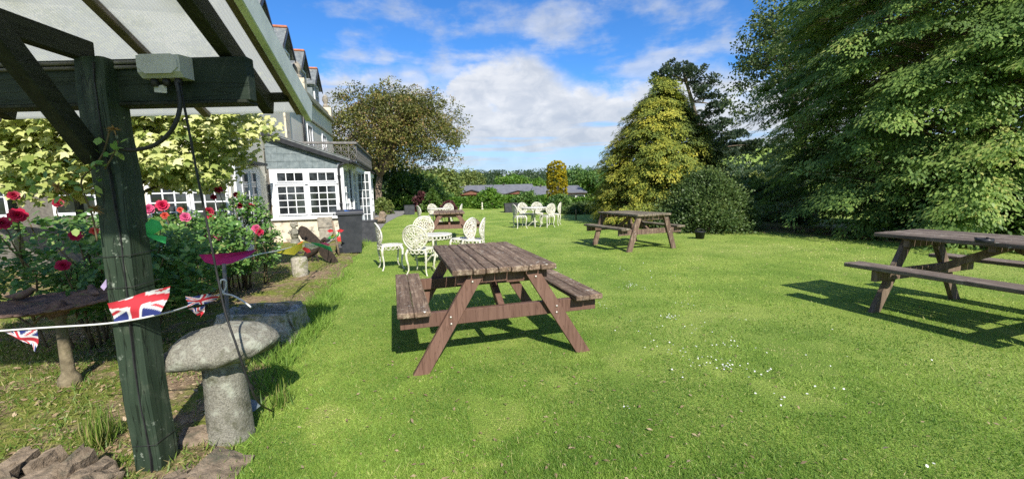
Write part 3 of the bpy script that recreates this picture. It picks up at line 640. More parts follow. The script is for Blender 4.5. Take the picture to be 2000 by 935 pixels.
# ------------------------------------------------------------------ ornate white chairs
def ring2(cx, cz, rx_, rz_, n=14, rot=0.0):
    return [(cx+rx_*math.cos(t)*math.cos(rot)-rz_*math.sin(t)*math.sin(rot), cz+rx_*math.cos(t)*math.sin(rot)+rz_*math.sin(t)*math.cos(rot)) for t in (2*math.pi*k/n for k in range(n))]
def back_pt(x, z):                    # the back wraps round the sitter and leans backwards
    return Vector((x, -.20-.10*(z-.42)+.9*x*x, z))
def back_outline(k=1.0, n=30):
    pts = []
    for i in range(n):
        t = 2*math.pi*i/n; c, s_ = math.cos(t), math.sin(t)
        w = .215*(1.0 if s_ > 0 else 1-.30*s_*s_); pts.append((k*w*c, .63+k*(.205 if s_ > 0 else .215)*s_))
    return pts
def make_chair(mat):
    root = link(bpy.data.objects.new('garden_chair', None)); root.empty_display_size = .1
    m = MB(); m.tube([back_pt(*q) for q in back_outline()], .016, 6, True); m.tube([back_pt(*q) for q in back_outline(.80)], .010, 5, True); m.build('back_frame', mat, root)
    m = MB(); n = 18
    ring = back_outline(.9, n)
    for i, (x, z) in enumerate(ring):
        m.tube([back_pt(*q) for q in ring2(x, z, .026, .026, 8)], .0095, 4, True)
    for i in range(8):                 # petals of the rosette and scrolls round it
        a = 2*math.pi*i/8; m.tube([back_pt(*q) for q in ring2(.062*math.cos(a), .65+.062*math.sin(a), .042, .022, 9, a)], .0115, 4, True)
    m.tube([back_pt(*q) for q in ring2(0, .65, .024, .024, 8)], .012, 4, True)
    for sg in (-1, 1):
        for (x, z, r_) in ((.125,.67,.032),(.115,.74,.028),(.06,.775,.028),(.12,.595,.030),(.085,.53,.034),(.035,.50,.026),(.03,.555,.02)):
            m.tube([back_pt(*q) for q in ring2(sg*x, z, r_, r_*.8, 9, sg*.7)], .0115, 4, True)
        m.tube([back_pt(sg*.01, .46), back_pt(sg*.05, .52), back_pt(sg*.1, .56), back_pt(sg*.15, .64)], .008, 4)
        m.tube([back_pt(sg*.0, .735), back_pt(sg*.04, .74), back_pt(sg*.09, .72), back_pt(sg*.14, .71)], .007, 4)
    m.tube([back_pt(0, .43), back_pt(0, .53), back_pt(0, .60)], .010, 4); m.tube([back_pt(0, .70), back_pt(0, .80)], .008, 4)
    m.build('back_lattice', mat, root)
    m = MB(); m.lathe([(.19,.418),(.222,.418),(.228,.426),(.222,.436),(.19,.436)], seg=24)
    for r_ in (.055, .115, .16): m.tube([Vector((r_*math.cos(t), r_*math.sin(t), .428)) for t in (2*math.pi*k/16 for k in range(16))], .013, 4, True)
    for k in range(16):
        a = 2*math.pi*k/16; m.tube([Vector((.03*math.cos(a), .03*math.sin(a), .428)), Vector((.2*math.cos(a+.15), .2*math.sin(a+.15), .428))], .011, 4)
    m.build('seat', mat, root)
    m = MB()
    for k in range(18):
        a = 2*math.pi*k/18; cx, cy = .214*math.cos(a), .214*math.sin(a); tx, ty = -math.sin(a), math.cos(a)
        m.tube([Vector((cx+tx*.034*math.cos(t), cy+ty*.034*math.cos(t), .392+.028*math.sin(t))) for t in (2*math.pi*q/8 for q in range(8))], .008, 4, True)
    m.build('apron', mat, root)
    for sx_ in (-1, 1):
        for sy_ in (-1, 1):
            m = MB(); pth = [(.150,.150,.425),(.178,.178,.36),(.176,.176,.27),(.158,.158,.16),(.156,.156,.08),(.178,.178,.02),(.195,.195,.0)]
            m.tube([Vector((sx_*x, sy_*y, z)) for x, y, z in pth], [.026,.024,.019,.015,.013,.012,.016], 6); m.build('leg', mat, root)
    return root
protos = {}
def chair(x, y, face, label, group, old=False):
    """face: heading the sitter looks, degrees clockwise from +Y"""
    mat = MT['white_old'] if old else MT['white_iron']
    if old not in protos: o = protos[old] = make_chair(mat)
    else: o = copy_tree(protos[old])
    o.location = (x, y, 0); o.scale = (.95, .95, .95); o.rotation_euler = (0, 0, -math.radians(face)); tag(o, label, 'chair', group); return o
def white_table(x, y, z, r, label, rot=0.0):
    root = empty('garden_table', (x, y, 0), label, 'table', 'white cast metal garden tables', rot)
    m = MB(); m.lathe([(.01,z-.02),(r-.03,z-.02),(r,z-.026),(r+.006,z-.012),(r,z),(r-.02,z+.003),(.01,z+.001)], seg=32); m.build('table_top', MT['white_iron'], root)
    m = MB()
    for k in range(26):
        a = 2*math.pi*k/26; cx, cy = (r-.012)*math.cos(a), (r-.012)*math.sin(a); tx, ty = -math.sin(a), math.cos(a)
        m.tube([Vector((cx+tx*.045*math.cos(t), cy+ty*.045*math.cos(t), z-.052+.028*math.sin(t))) for t in (2*math.pi*q/8 for q in range(8))], .008, 4, True)
    m.build('apron', MT['white_iron'], root)
    m = MB(); m.lathe([(.05,z-.02),(.035,z-.08),(.022,z-.15),(.03,z*.55),(.02,z*.4),(.04,.17),(.03,.13)], seg=10); m.build('pedestal', MT['white_iron'], root)
    for k in range(3):
        a = k*2*math.pi/3+.5; m = MB(); m.tube([Vector((q*math.cos(a), q*math.sin(a), zz)) for q, zz in ((.02,.17),(.10,.16),(.18,.09),(.25,.02),(.29,.012))], [.02,.018,.016,.014,.018], 6); m.build('leg', MT['white_iron'], root)
    return root
gA, gB, gC = 'white chairs by the near low table', 'white chairs around the far table on the lawn', 'white chairs beyond the far picnic table'
white_table(-1.36, 7.30, .55, .29, 'low white round table between the near ornate chairs')
chair(-2.10, 7.05, 62, 'ornate white chair leftmost of the near group, turned to the right', gA)
chair(-1.46, 6.52, 14, 'lichen-stained white chair of the near group with its back to the camera', gA, True)
chair(-1.74, 8.12, 168, 'ornate white chair at the rear left of the near low table', gA, True)
chair(-.93, 7.75, -62, 'bright white ornate chair right of the near low table', gA)
chair(-.72, 7.55, -84, 'white chair seen edge-on just right of the near low table', gA)
white_table(.80, 14.2, .66, .45, 'white round table set among chairs in the middle of the lawn')
chair(.28, 13.75, 68, 'white chair on the left side of the mid-lawn table facing right', gB)
chair(.50, 14.95, 150, 'white chair mostly hidden behind the left of the mid-lawn table', gB)
chair(.95, 15.1, 178, 'white chair behind the mid-lawn table facing the camera', gB)
chair(1.20, 13.85, -38, 'white chair with its back turned at the right front of the mid-lawn table', gB)
chair(1.52, 14.55, -70, 'rightmost white chair of the mid-lawn group', gB)
white_table(-2.65, 15.2, .66, .42, 'far white round table behind the brown picnic table')
chair(-3.12, 14.75, 60, 'leftmost far white chair beyond the brown picnic table', gC)
chair(-2.95, 15.9, 140, 'far white chair second from left beyond the brown picnic table', gC)
chair(-2.50, 16.1, 190, 'far white chair at the back of the far white table', gC)
chair(-2.03, 15.2, -88, 'far white chair seen edge-on right of the far white table', gC)
# ------------------------------------------------------------------ house (local frame: x along the gable, y along the long front)
HA = math.radians(14); HO = G(545, 475); He1 = Vector((math.cos(HA), math.sin(HA), 0)); He2 = Vector((-math.sin(HA), math.cos(HA), 0))
def fg(u, v, t0=0.0):
    r = ray(u, v); k = ((HO+He2*t0-CAM).dot(He2))/r.dot(He2); p = CAM+r*k; return (p-HO).dot(He1), p.z
def ff(u, v, s0):
    r = ray(u, v); k = ((HO+He1*s0-CAM).dot(He1))/r.dot(He1); p = CAM+r*k; return (p-HO).dot(He2), p.z
S0, S1 = -.142, 1.74
def hroot(name, label, cat): return empty(name, HO, label, cat, None, HA)
def lbox(name, lo, hi, mat, parent, ch=0.0):
    m = MB(); c = Vector([(a+b_)/2 for a, b_ in zip(lo, hi)]); d = [b_-a for a, b_ in zip(lo, hi)]
    if ch: m.cbox(c, (EX, EYv, EZ), d, ch)
    else: m.obox(c, (EX, EYv, EZ), d)
    return m.build(name, mat, parent)
def glazed(root, name, org, ax, an, x0, x1, z0, z1, nx, nz, fw=.06, bw=.022, dep=.05, glass=None, mat=None, bottom=None):
    """frame as a part; its panes and glazing bars are sub-parts. ax: along, an: outward normal (unit, local)"""
    glass = glass or MT['glass']; mat = mat or MT['white_paint']; ax, an, org = Vector(ax), Vector(an), Vector(org)
    P = lambda x, z, o: org+ax*x+an*o+EZ*z
    f = MB(); bt = fw if bottom is None else bottom
    for (a0, a1, b0, b1) in ((x0, x0+fw, z0, z1), (x1-fw, x1, z0, z1), (x0+fw, x1-fw, z1-fw, z1), (x0+fw, x1-fw, z0, z0+bt)):
        f.cbox(P((a0+a1)/2, (b0+b1)/2, dep/2), (ax, an, EZ), (a1-a0, dep, b1-b0), .004)
    fr = f.build(name, mat, root)
    ix0, ix1, iz0, iz1 = x0+fw, x1-fw, z0+bt, z1-fw; pw, ph = (ix1-ix0)/nx, (iz1-iz0)/nz
    for i in range(nx):
        for j in range(nz):
            g = MB(); g.obox(P(ix0+pw*(i+.5), iz0+ph*(j+.5), dep*.35), (ax, an, EZ), (pw+.004, .004, ph+.004)); o = g.build('pane', glass, fr)
            o.rotation_euler = (0, 0, 0)
    for i in range(1, nx):
        g = MB(); g.obox(P(ix0+pw*i, (iz0+iz1)/2, dep*.45), (ax, an, EZ), (bw, dep*.6, iz1-iz0)); g.build('glazing_bar', mat, fr)
    for j in range(1, nz):
        g = MB(); g.obox(P((ix0+ix1)/2, iz0+ph*j, dep*.45), (ax, an, EZ), (ix1-ix0, dep*.55, bw)); g.build('glazing_bar', mat, fr)
    return fr
X1, Y1, NX1, NY1 = (1,0,0), (0,1,0), (1,0,0), (0,-1,0)

# ---- main house
H = hroot('country_house', 'tall grey rendered house with slate dormers behind the glazed lean-to', 'house')
lbox('wall', (-9, -2.4, -.05), (S0, 11.0, 4.96), MT['render_grey'], H)
lbox('cornice', (-9.05, -2.47, 4.90), (S0+.14, 11.1, 5.07), MT['cornice'], H, .03)
lbox('parapet', (-.42, -2.3, 5.06), (S0-.02, 10.9, 5.30), MT['cornice'], H, .02)
lbox('string_course', (S0-.02, -2.35, 4.15), (S0+.06, 11.0, 4.24), MT['cornice'], H, .01)
m = MB(); m.prism([(-.45, -2.3, 5.0), (-3.2, -2.3, 7.35), (-6, -2.3, 7.35), (-8.6, -2.3, 5.0)], (0, 13.2, 0)); m.build('roof', MT['slate_roof'], H)
def dormer(tc):
    w, zf, za, s_f, s_b = .62, 6.22, 6.88, -.40, -2.9
    m = MB(); m.prism([(s_f, tc-w, 4.9), (s_f, tc+w, 4.9), (s_f, tc+w, zf), (s_f, tc, za-.06), (s_f, tc-w, zf)], (s_b-s_f, 0, 0)); d = m.build('dormer', MT['slate'], H)
    for sg in (-1, 1):
        m = MB(); ov = .14; dz = (za-zf)/w*ov
        m.prism([(s_f+.16, tc, za), (s_f+.16, tc+sg*(w+ov), zf-dz), (s_f+.16, tc+sg*(w+ov), zf-dz+.05), (s_f+.16, tc, za+.055)], (s_b-s_f-.16, 0, 0)); m.build('dormer_roof', MT['slate_roof'], d)
        m = MB(); m.prism([(s_f+.165, tc, za-.08), (s_f+.165, tc+sg*(w+ov), zf-dz-.08), (s_f+.165, tc+sg*(w+ov), zf-dz+.045), (s_f+.165, tc, za+.05)], (.03, 0, 0)); m.build('barge_board', MT['black_metal'], d)
        lbox('fascia', (s_b+.5, tc+sg*(w+.02)-.02, zf-.20), (s_f+.02, tc+sg*(w+.02)+.02, zf-.06), MT['white_paint'], d)
    lbox('ridge_tile', (s_b, tc-.07, za+.02), (s_f+.17, tc+.07, za+.10), MT['terracotta'], d, .03)
    f = glazed(H, 'dormer_window', (s_f+.005, tc, 0), Y1, NX1, -.46, .46, 5.28, 6.2, 2, 2, .07, .03, .06, MT['glass_pale'])
for tc in (-.9, 1.5, 3.95, 6.4, 8.85): dormer(tc)
def finial(s, t, z, k=1.0):
    m = MB(); m.lathe([(.17*k,0),(.17*k,.16*k),(.10*k,.2*k),(.13*k,.3*k),(.19*k,.45*k),(.17*k,.62*k),(.08*k,.74*k),(.01,.8*k)], (s, t, z), 10); m.build('finial', MT['stone_block'], H)
for t in (-2.2, 5.15, 10.7): 
    lbox('finial_plinth', (-.55, t-.2, 5.05), (S0+.1, t+.2, 5.55), MT['render_cream'], H); finial(-.3, t, 5.55, .8)
t1, z1 = ff(603, 252, S0); t2, z2 = ff(633, 268, S0)
for tt in (5.6, 8.5): glazed(H, 'sash_window', (S0, tt, 0), Y1, NX1, -.45, .45, 2.5, 3.95, 2, 2, .07, .03, .05, MT['glass_pale'])
lbox('pilaster', (S0, 2.15, 2.3), (S0+.05, 2.65, 4.15), MT['render_cream'], H)
m = MB(); m.tube([Vector((S0+.07, 4.45, 4.9)), Vector((S0+.07, 4.45, 2.3))], .045, 8); m.build('downpipe', MT['black_metal'], H)
# ground-floor window and doorway facing the roses
tw = -2.4
xa = fg(291, 400, tw)[0]; xb = fg(372, 400, tw)[0]; xc = fg(449, 390, tw)[0]; zt_ = fg(370, 352, tw)[1]; zb_ = .75
glazed(H, 'casement_window', (0, tw, 0), X1, NY1, xa, xb+.02, zb_, zt_, 3, 4, .06, .025)
glazed(H, 'casement_window', (0, tw, 0), X1, NY1, xb+.03, xc, zb_, zt_, 3, 4, .06, .025)
glazed(H, 'fanlight', (0, tw, 0), X1, NY1, xa, xc, zt_+.02, zt_+.42, 6, 1, .05, .025)
lbox('window_sill', (xa-.1, tw-.1, zb_-.08), (xc+.1, tw-.003, zb_-.003), MT['stone_block'], H)
lbox('shade_panel', (-8.9, tw-.06, 0), (xa-.12, tw-.004, 2.25), MT['mortar'], H)  # added panel: dark mortar colour stands in for the shade under the canopy
for k in range(4): glazed(H, 'casement_window', (0, tw-.06, 0), X1, NY1, xa-1.5-1.7*k, xa-.45-1.7*k, 1.0, 2.1, 3, 3, .06, .025)
dr = lbox('door', (S0+.003, -2.25, .05), (S0+.055, -.72, 1.98), MT['white_paint'], H, .01)
glazed(H, 'door_light', (S0+.055, 0, 0), Y1, NX1, -1.95, -1.55, .75, 1.85, 1, 4, .03, .02, .02, MT['glass_pale'])
glazed(H, 'door_light', (S0+.055, 0, 0), Y1, NX1, -1.42, -1.02, .75, 1.85, 1, 4, .03, .02, .02, MT['glass_pale'])
lbox('lead_flashing', (S0, -2.35, 2.02), (S0+.22, -.6, 2.08), MT['black_metal'], H)

# ---- garden room (slate-hung lean-to and glazed side)
R_ = hroot('garden_room', 'slate-hung lean-to with white multi-pane window and black gutter', 'building')
roofz = lambda s: 2.90-.362*(s+.14)
m = MB(); m.prism([(S0, 0, 0), (S1, 0, 0), (S1, 0, .66), (S0, 0, .66)], (0, .25, 0)); m.build('base_wall', MT['render_cream'], R_)
m = MB(); m.prism([(S0, .03, .66), (S1, .03, .66), (S1, .03, roofz(S1)), (S0, .03, roofz(S0))], (0, .2, 0)); m.build('gable_panel', MT['mortar'], R_)
sl = None; z = 1.985; row = 0; rg = random.Random(4)
gable = lbox('slate_batten', (S0+.01, .012, 1.975), (S1-.2, .028, 1.985), MT['mortar'], R_)
while z < 2.9:
    s = S0+.012-(.14 if row % 2 else 0)
    while s < S1-.1:
        w = rg.uniform(.26, .31); a0, a1 = max(s, S0+.012), min(s+w-.004, S1-.05); zt2 = z+.185
        za, zb2 = min(zt2, roofz(a0)-.05), min(zt2, roofz(a1)-.05)
        if a1-a0 > .05 and za-z > .03:
            zb2 = max(zb2, z+.005); m = MB(); o_ = rg.uniform(0, .004)
            m.add([(a0, -.004-o_, z), (a1, -.004-o_, z), (a1, .004-o_, zb2), (a0, .004-o_, za), (a0, .012, z), (a1, .012, z), (a1, .02, zb2), (a0, .02, za)], [(0,1,2,3),(7,6,5,4),(0,4,5,1),(1,5,6,2),(2,6,7,3),(3,7,4,0)])
            m.build('slate_tile', MT['slate'], gable)
        s += w
    z += .19; row += 1
# window: two casements with fanlights
wx0, wx1, wz0, wz1 = -.06, 1.60, .665, 1.975; mid = .80
lbox('window_board', (wx0-.02, -.012, wz0), (wx1+.1, .03, wz1), MT['white_paint'], R_)
for (a0, a1) in ((wx0+.14, mid-.03), (mid+.06, wx1-.04)):
    glazed(R_, 'fanlight', (0, -.012, 0), X1, NY1, a0, a1, 1.62, 1.90, 3, 1, .035, .022, .04)
    glazed(R_, 'casement_window', (0, -.012, 0), X1, NY1, a0-.02, a1+.01, .74, 1.55, 3, 4, .045, .022, .045)
lbox('window_sill', (wx0-.06, -.09, wz0-.05), (wx1+.04, -.002, wz0-.004), MT['white_paint'], R_, .01)
lbox('drip_bar', (wx0+.1, -.06, 1.565), (wx1, -.055+.04, 1.60), MT['white_paint'], R_)
# roof slab, verge and gutter
m = MB(); m.prism([(S0, -.12, roofz(S0)), (S1+.22, -.12, roofz(S1+.22)), (S1+.22, -.12, roofz(S1+.22)+.07), (S0, -.12, roofz(S0)+.07)], (0, 3.1, 0)); rf = m.build('roof', MT['slate_roof'], R_)
m = MB(); m.prism([(S0, -.15, roofz(S0)-.10), (S1+.2, -.15, roofz(S1+.2)-.07), (S1+.22, -.15, roofz(S1+.22)+.03), (S0, -.15, roofz(S0)+.03)], (0, .028, 0)); m.build('verge_board', MT['black_metal'], rf)
for k in range(3): 
    m = MB(); m.prism([(S0, -.135, roofz(S0)+.072+.0*k), (S1+.2, -.135, roofz(S1+.2)+.072), (S1+.2, -.135, roofz(S1+.2)+.09), (S0, -.135, roofz(S0)+.09)], (0, .12, 0)); m.v = [(a, b_+.26*k, c) for a, b_, c in m.v]; m.build('slate_course', MT['slate_roof'], rf)
m = MB(); m.tube([Vector((S1+.25, -.2, roofz(S1+.22)+.0)), Vector((S1+.25, 3.0, roofz(S1+.22)+.0))], .055, 8); m.build('gutter', MT['black_metal'], R_)
sp = fg(662, 330)[0]
m = MB(); m.tube([Vector((S1+.2, -.12, 2.16)), Vector((sp+.02, -.08, 2.05)), Vector((sp, -.08, 1.95)), Vector((sp+.01, -.08, .05))], .034, 8); dp_ = m.build('downpipe', MT['black_metal'], R_)
for zz in (1.75, 1.0, .35):
    m = MB(); m.lathe([(.043,0),(.045,.02),(.043,.04)], (sp, -.08, zz), 8); m.build('pipe_collar', MT['black_metal'], dp_)
lbox('corner_post', (S1-.11, -.03, .1), (S1+.02, .1, 2.12), MT['white_paint'], R_)
# stone pier at the left of the gable, and the short pier under the window
pier = lbox('pillar', (-.60, -.10, 0), (S0-.01, .3, 2.52), MT['mortar'], R_)
z = 0.0; row = 0
while z < 2.5:
    h = rg.uniform(.24, .33); h = min(h, 2.53-z); cut = [-.62, S0+.01] if row % 2 else [-.62, -.62+rg.uniform(.22, .30), S0+.01]
    for a0, a1 in zip(cut[:-1], cut[1:]):
        m = MB(); m.cbox(Vector(((a0+a1)/2, .1, z+h/2)), (EX, EYv, EZ), (a1-a0-.012, .44, h-.014), .012, .006); m.build('stone_block', MT['stone_block'], pier)
    z += h; row += 1
for (u0, v0, u1, v1) in ((619, 424, 650, 444), (623, 445, 652, 470)):
    a0, zt2 = fg(u0, v0, -.12); a1, zb2 = fg(u1, v1, -.12); m = MB(); m.cbox(Vector(((a0+a1)/2, -.07, (zt2+max(zb2, 0))/2)), (EX, EYv, EZ), (a1-a0, .14, zt2-max(zb2, 0)-.01), .012, .004); m.build('stone_block', MT['stone_block'], R_)
# glazed side with open french door, flat roof, balcony railing
lbox('side_plinth', (S1-.1, .12, 0), (S1, 10.4, .28), MT['render_cream'], R_)
lbox('side_fascia', (S1-.12, .12, 2.02), (S1+.05, 10.5, 2.20), MT['white_paint'], R_)
lbox('flat_roof', (S0, 3.02, 2.21), (S1+.12, 10.6, 2.30), MT['cabin_dark'], R_)
lbox('end_wall', (S0, 10.3, 0), (S1-.1, 10.4, 2.0), MT['render_cream'], R_)
lbox('inner_wall', (S0+.1, 3.05, .3), (S0+.2, 10.2, 2.0), MT['render_grey'], R_)
t = .14
while t < 10.2:
    if not (3.4 < t < 4.3): glazed(R_, 'side_window', (S1-.06, t, 0), Y1, NX1, 0, 1.0, .28, 2.02, 2, 5, .07, .025, .06, MT['glass_pale'])
    t += 1.01
td = 3.2; d0 = fg(697, 380, td)[0]; d1 = fg(726, 380, td)[0]
dl = glazed(R_, 'french_door', (d0, td, 0), X1, NY1, 0, d1-d0, .06, 2.02, 3, 6, .075, .024, .045, MT['glass_pale'], bottom=.2)
td = 1.2; d0 = fg(676, 380, td)[0]; d1 = fg(692, 380, td)[0]
glazed(R_, 'french_door', (d0, td, 0), X1, NY1, 0, d1-d0, .06, 2.06, 2, 6, .06, .02, .045, MT['glass_pale'], bottom=.2)
lbox('top_rail', (S0-.02, 3.0, 2.95), (S1+.1, 3.09, 3.03), MT['iron_rail'], R_, .01)
lbox('top_rail', (S1+.02, 3.09, 2.95), (S1+.1, 9.4, 3.03), MT['iron_rail'], R_, .01)
def railing(p, q, n):
    p, q = Vector(p), Vector(q)
    for k in range(n):
        c = p.lerp(q, (k+.5)/n); h = (q-p)/n; m = MB()
        m.tube([c-h*.5+EZ*2.34, c-h*.5+EZ*2.95], .012, 4); m.tube([c-h*.5+EZ*2.38, c+h*.5+EZ*2.38], .012, 4)
        for zc, rr_ in ((2.52, .11), (2.78, .10)):
            m.tube([c+h.normalized()*(rr_*math.cos(a))+EZ*(zc+rr_*1.1*math.sin(a)) for a in (2*math.pi*i/10 for i in range(10))], .011, 4, True)
            m.tube([c+h.normalized()*(.5*rr_*math.cos(a))+EZ*(zc+rr_*.6*math.sin(a)) for a in (2*math.pi*i/8 for i in range(8))], .009, 4, True)
        m.build('railing_panel', MT['white_old'] if False else MT['iron_rail'], R_)
railing((.35, 3.045, 0), (S1+.06, 3.045, 0), 6); railing((S1+.06, 3.1, 0), (S1+.06, 9.4, 0), 22)
# wall lantern on the pillar
pL = HO+He1*(fg(510, 350, -.16)[0])+He2*(-.22)+EZ*(fg(510, 350, -.16)[1])
o = empty('wall_lantern', pL, 'black wall lantern on the stone pillar beside the window', 'lantern', None, HA)
m = MB(); m.lathe([(.02,-.20),(.05,-.16),(.085,.03),(.10,.04),(.105,.06),(.05,.12),(.015,.15)], seg=6); m.build('lantern_body', MT['black_metal'], o)
m = MB(); m.tube([Vector((0,0,.14)), Vector((0,.03,.2)), Vector((0,.10,.19))], .012, 6); m.build('bracket', MT['black_metal'], o)

# ---- things standing by the house
def planter(p, w, h, rz, label):
    o = empty('planter_box', p, label, 'planter', 'dark square planters', rz)
    m = MB(); k = .94; m.add([(sx_*w/2*kk, sy_*w/2*kk, zz) for zz, kk in ((0, k), (h, 1)) for sx_, sy_ in ((-1,-1),(1,-1),(1,1),(-1,1))], [(3,2,1,0),(0,1,5,4),(1,2,6,5),(2,3,7,6),(3,0,4,7)]); m.build('box', MT['planter'], o)
    m = MB()
    for i in range(4):
        a = i*math.pi/2; c = Vector((math.cos(a)*(w/2-.015), math.sin(a)*(w/2-.015), h+.012)); m.obox(c, (Vector((math.cos(a), math.sin(a), 0)), Vector((-math.sin(a), math.cos(a), 0)), EZ), (.05, w+.02, .024))
    m.build('rim', MT['planter'], o)
    m = MB(); m.box((-w/2+.03, -w/2+.03, h-.06), (w/2-.03, w/2-.03, h-.03)); m.build('soil', MT['bed'], o); return o
g = G(722, 471); planter(g, .44, .54, HA, 'dark square planter beside the wheelie bin')
g = G(800, 419); planter(g, .56, .50, .3, 'dark planter box on the path by the far white chairs')
g = G(999, 414.5); planter(g, .80, .48, .1, 'dark planter box at the hedge behind the mid-lawn chairs')
# wheelie bin
g = G(688, 494); ob = empty('wheelie_bin', g+Vector((0,0,0)), 'black wheelie bin standing in front of the white window', 'bin', None, HA+.15)
m = MB(); w0, w1, d0, d1, hh = .20, .265, .24, .33, .90
m.add([(-w0,-d0,.04),(w0,-d0,.04),(w0,d0-.06,.04),(-w0,d0-.06,.04),(-w1,-d1,hh),(w1,-d1,hh),(w1,d1,hh),(-w1,d1,hh)], [(3,2,1,0),(0,1,5,4),(1,2,6,5),(2,3,7,6),(3,0,4,7),(4,5,6,7)]); m.build('body', MT['bin'], ob)
m = MB(); m.cbox(Vector((0,0,hh+.0)), (EX,EYv,EZ), (2*w1+.07, 2*d1+.06, .045), .015); m.build('rim', MT['bin'], ob)
m = MB(); m.prism([(-w1-.03,-d1-.02,hh+.025),(-w1-.03,d1+.03,hh+.025),(-w1-.03,d1+.02,hh+.065),(-w1-.03,0,hh+.095),(-w1-.03,-d1,hh+.06)], (2*w1+.06,0,0)); m.build('lid', MT['bin'], ob)
m = MB(); m.tube([Vector((-w1-.07,-d1+.1,hh-.01)), Vector((-w1-.07,d1-.1,hh-.01))], .018, 8); m.build('handle', MT['bin'], ob)
ob.scale = (.93, .93, .96)
for sg in (-1, 1):
    m = MB(); m.lathe([(.03,-.025),(.09,-.03),(.105,-.02),(.105,.02),(.09,.03),(.03,.025)], seg=18); w_ = m.build('wheel', MT['black_metal'], ob, (-w0-.05, sg*.20, .105)); w_.rotation_euler = (math.pi/2, 0, 0)
# bird sculpture with open wings
g = G(617, 515); ob = empty('bird_sculpture', g, 'dark metal bird sculpture with raised open wings on the bed', 'sculpture')
Yb = g.y; L_ = lambda u, v, dy=0.0: D(u, v, Yb+dy)-g
def wing(pts, th_=.02):
    m = MB(); n_ = len(pts); P_ = [L_(u, v, dy) for u, v, dy in pts]; m.add(P_+[p_+Vector((.01,th_,0)) for p_ in P_], [tuple(range(n_)), tuple(range(n_,2*n_))[::-1]]+[(i,(i+1)%n_,n_+(i+1)%n_,n_+i) for i in range(n_)]); return m.build('wing', MT['bronze'], ob)
wing([(628,474,0),(606,474,.05),(590,468,.1),(582,455,.14),(583,445,.16),(588,441,.17),(597,444,.15),(606,452,.1),(618,463,.05)])
wing([(616,478,0),(622,474,-.02),(634,480,-.06),(646,490,-.1),(654,502,-.14),(662,516,-.17),(660,519,-.17),(648,514,-.13),(636,508,-.09),(626,499,-.04)])
m = MB(); a_, b2 = L_(592, 506, .02), L_(628, 474, 0)
m.tube([a_, a_.lerp(b2,.25), a_.lerp(b2,.55), a_.lerp(b2,.8), b2], [.03,.07,.095,.075,.04], 10); m.build('body', MT['bronze'], ob)
m = MB(); h0 = L_(630, 470, 0); m.tube([b2, h0, h0+Vector((.05,-.02,.03)), h0+Vector((.10,-.03,.0))], [.04,.035,.04,.008], 8); m.build('head', MT['bronze'], ob)
for du in (-6, 5):
    m = MB(); k0, k1 = L_(612+du, 497, 0), L_(617+du, 516, 0); k1.z = 0; m.tube([k0, k0.lerp(k1,.5)+Vector((.02,0,0)), k1, k1+Vector((.06,-.03,.005))], [.022,.012,.010,.008], 6); m.build('leg', MT['bronze'], ob)
# cherub statue against the wall
g = HO+He1*fg(576, 470, -.35)[0]+He2*(-.35); ob = empty('cherub_statue', g, 'small weathered stone cherub statue below the white window', 'statue')
m = MB(); m.lathe([(.13,0),(.13,.05),(.10,.07),(.11,.12),(.09,.14)], seg=12); m.build('plinth', MT['granite'], ob)
m = MB(); m.tube([(0,0,.13),(.0,0,.22),(.01,0,.32),(0,0,.38),(0,0,.43)], [.07,.095,.085,.07,.04], 10)
m.tube([(-.07,-.02,.36),(-.11,-.06,.30),(-.03,-.10,.28)], [.035,.03,.022], 7); m.tube([(.07,-.02,.36),(.12,-.05,.29),(.03,-.11,.27)], [.035,.03,.022], 7); m.rock((0,-.01,.49), (.075,.08,.085), 3); m.build('figure', MT['granite'], ob)
m = MB()
for k in range(22):
    a = k*2.4; zz = .47+.10*random.random(); rr_ = .085*math.sqrt(max(.05, 1-((zz-.50)/.10)**2)); m.rock((rr_*math.cos(a), .012+rr_*abs(math.sin(a))*(1 if math.sin(a) > -.3 else -.6), zz), (.032,.032,.032), k, 1)
m.build('curls', MT['granite2'], ob)
# stone stump in the bed under the coloured flags
g = G(588, 542); ob = empty('stone_stump', g, 'squat weathered stone stump under the yellow flag', 'stump'); m = MB()
rgs = random.Random(8); m.lathe([(.13,-.02),(.125,.08),(.115,.2),(.12,.3),(.10,.33),(.01,.335)], seg=12, jit=lambda i,k,r,z: (rgs.uniform(-.014,.014), rgs.uniform(-.01,.01) if i else 0)); m.build('stone', MT['granite2'], ob)
# toy tricycle by the bin
g = HO+He1*fg(652, 482, -.6)[0]+He2*(-.6); ob = empty('toy_tricycle', g, 'small green and red toy tricycle beside the wheelie bin', 'toy', None, .5)
m = MB(); m.tube([(-.14,0,.10),(-.05,0,.16),(.08,0,.17),(.14,0,.22),(.15,0,.30)], [.03,.045,.04,.025,.02], 8); m.build('body', MT['toy_green'], ob)
m = MB(); m.tube([(.15,-.10,.30),(.14,0,.31),(.15,.10,.30)], .014, 6); m.build('handlebar', MT['toy_red'], ob)
for (x, y, r_) in ((.17,0,.09),(-.14,-.09,.07),(-.14,.09,.07)):
    m = MB(); m.lathe([(.02,-.018),(r_*.7,-.02),(r_,-.015),(r_,.015),(r_*.7,.02),(.02,.018)], seg=14); w_ = m.build('wheel', MT['toy_red'] if r_ > .08 else MT['black_metal'], ob, (x, y, r_)); w_.rotation_euler = (math.pi/2, 0, 0)
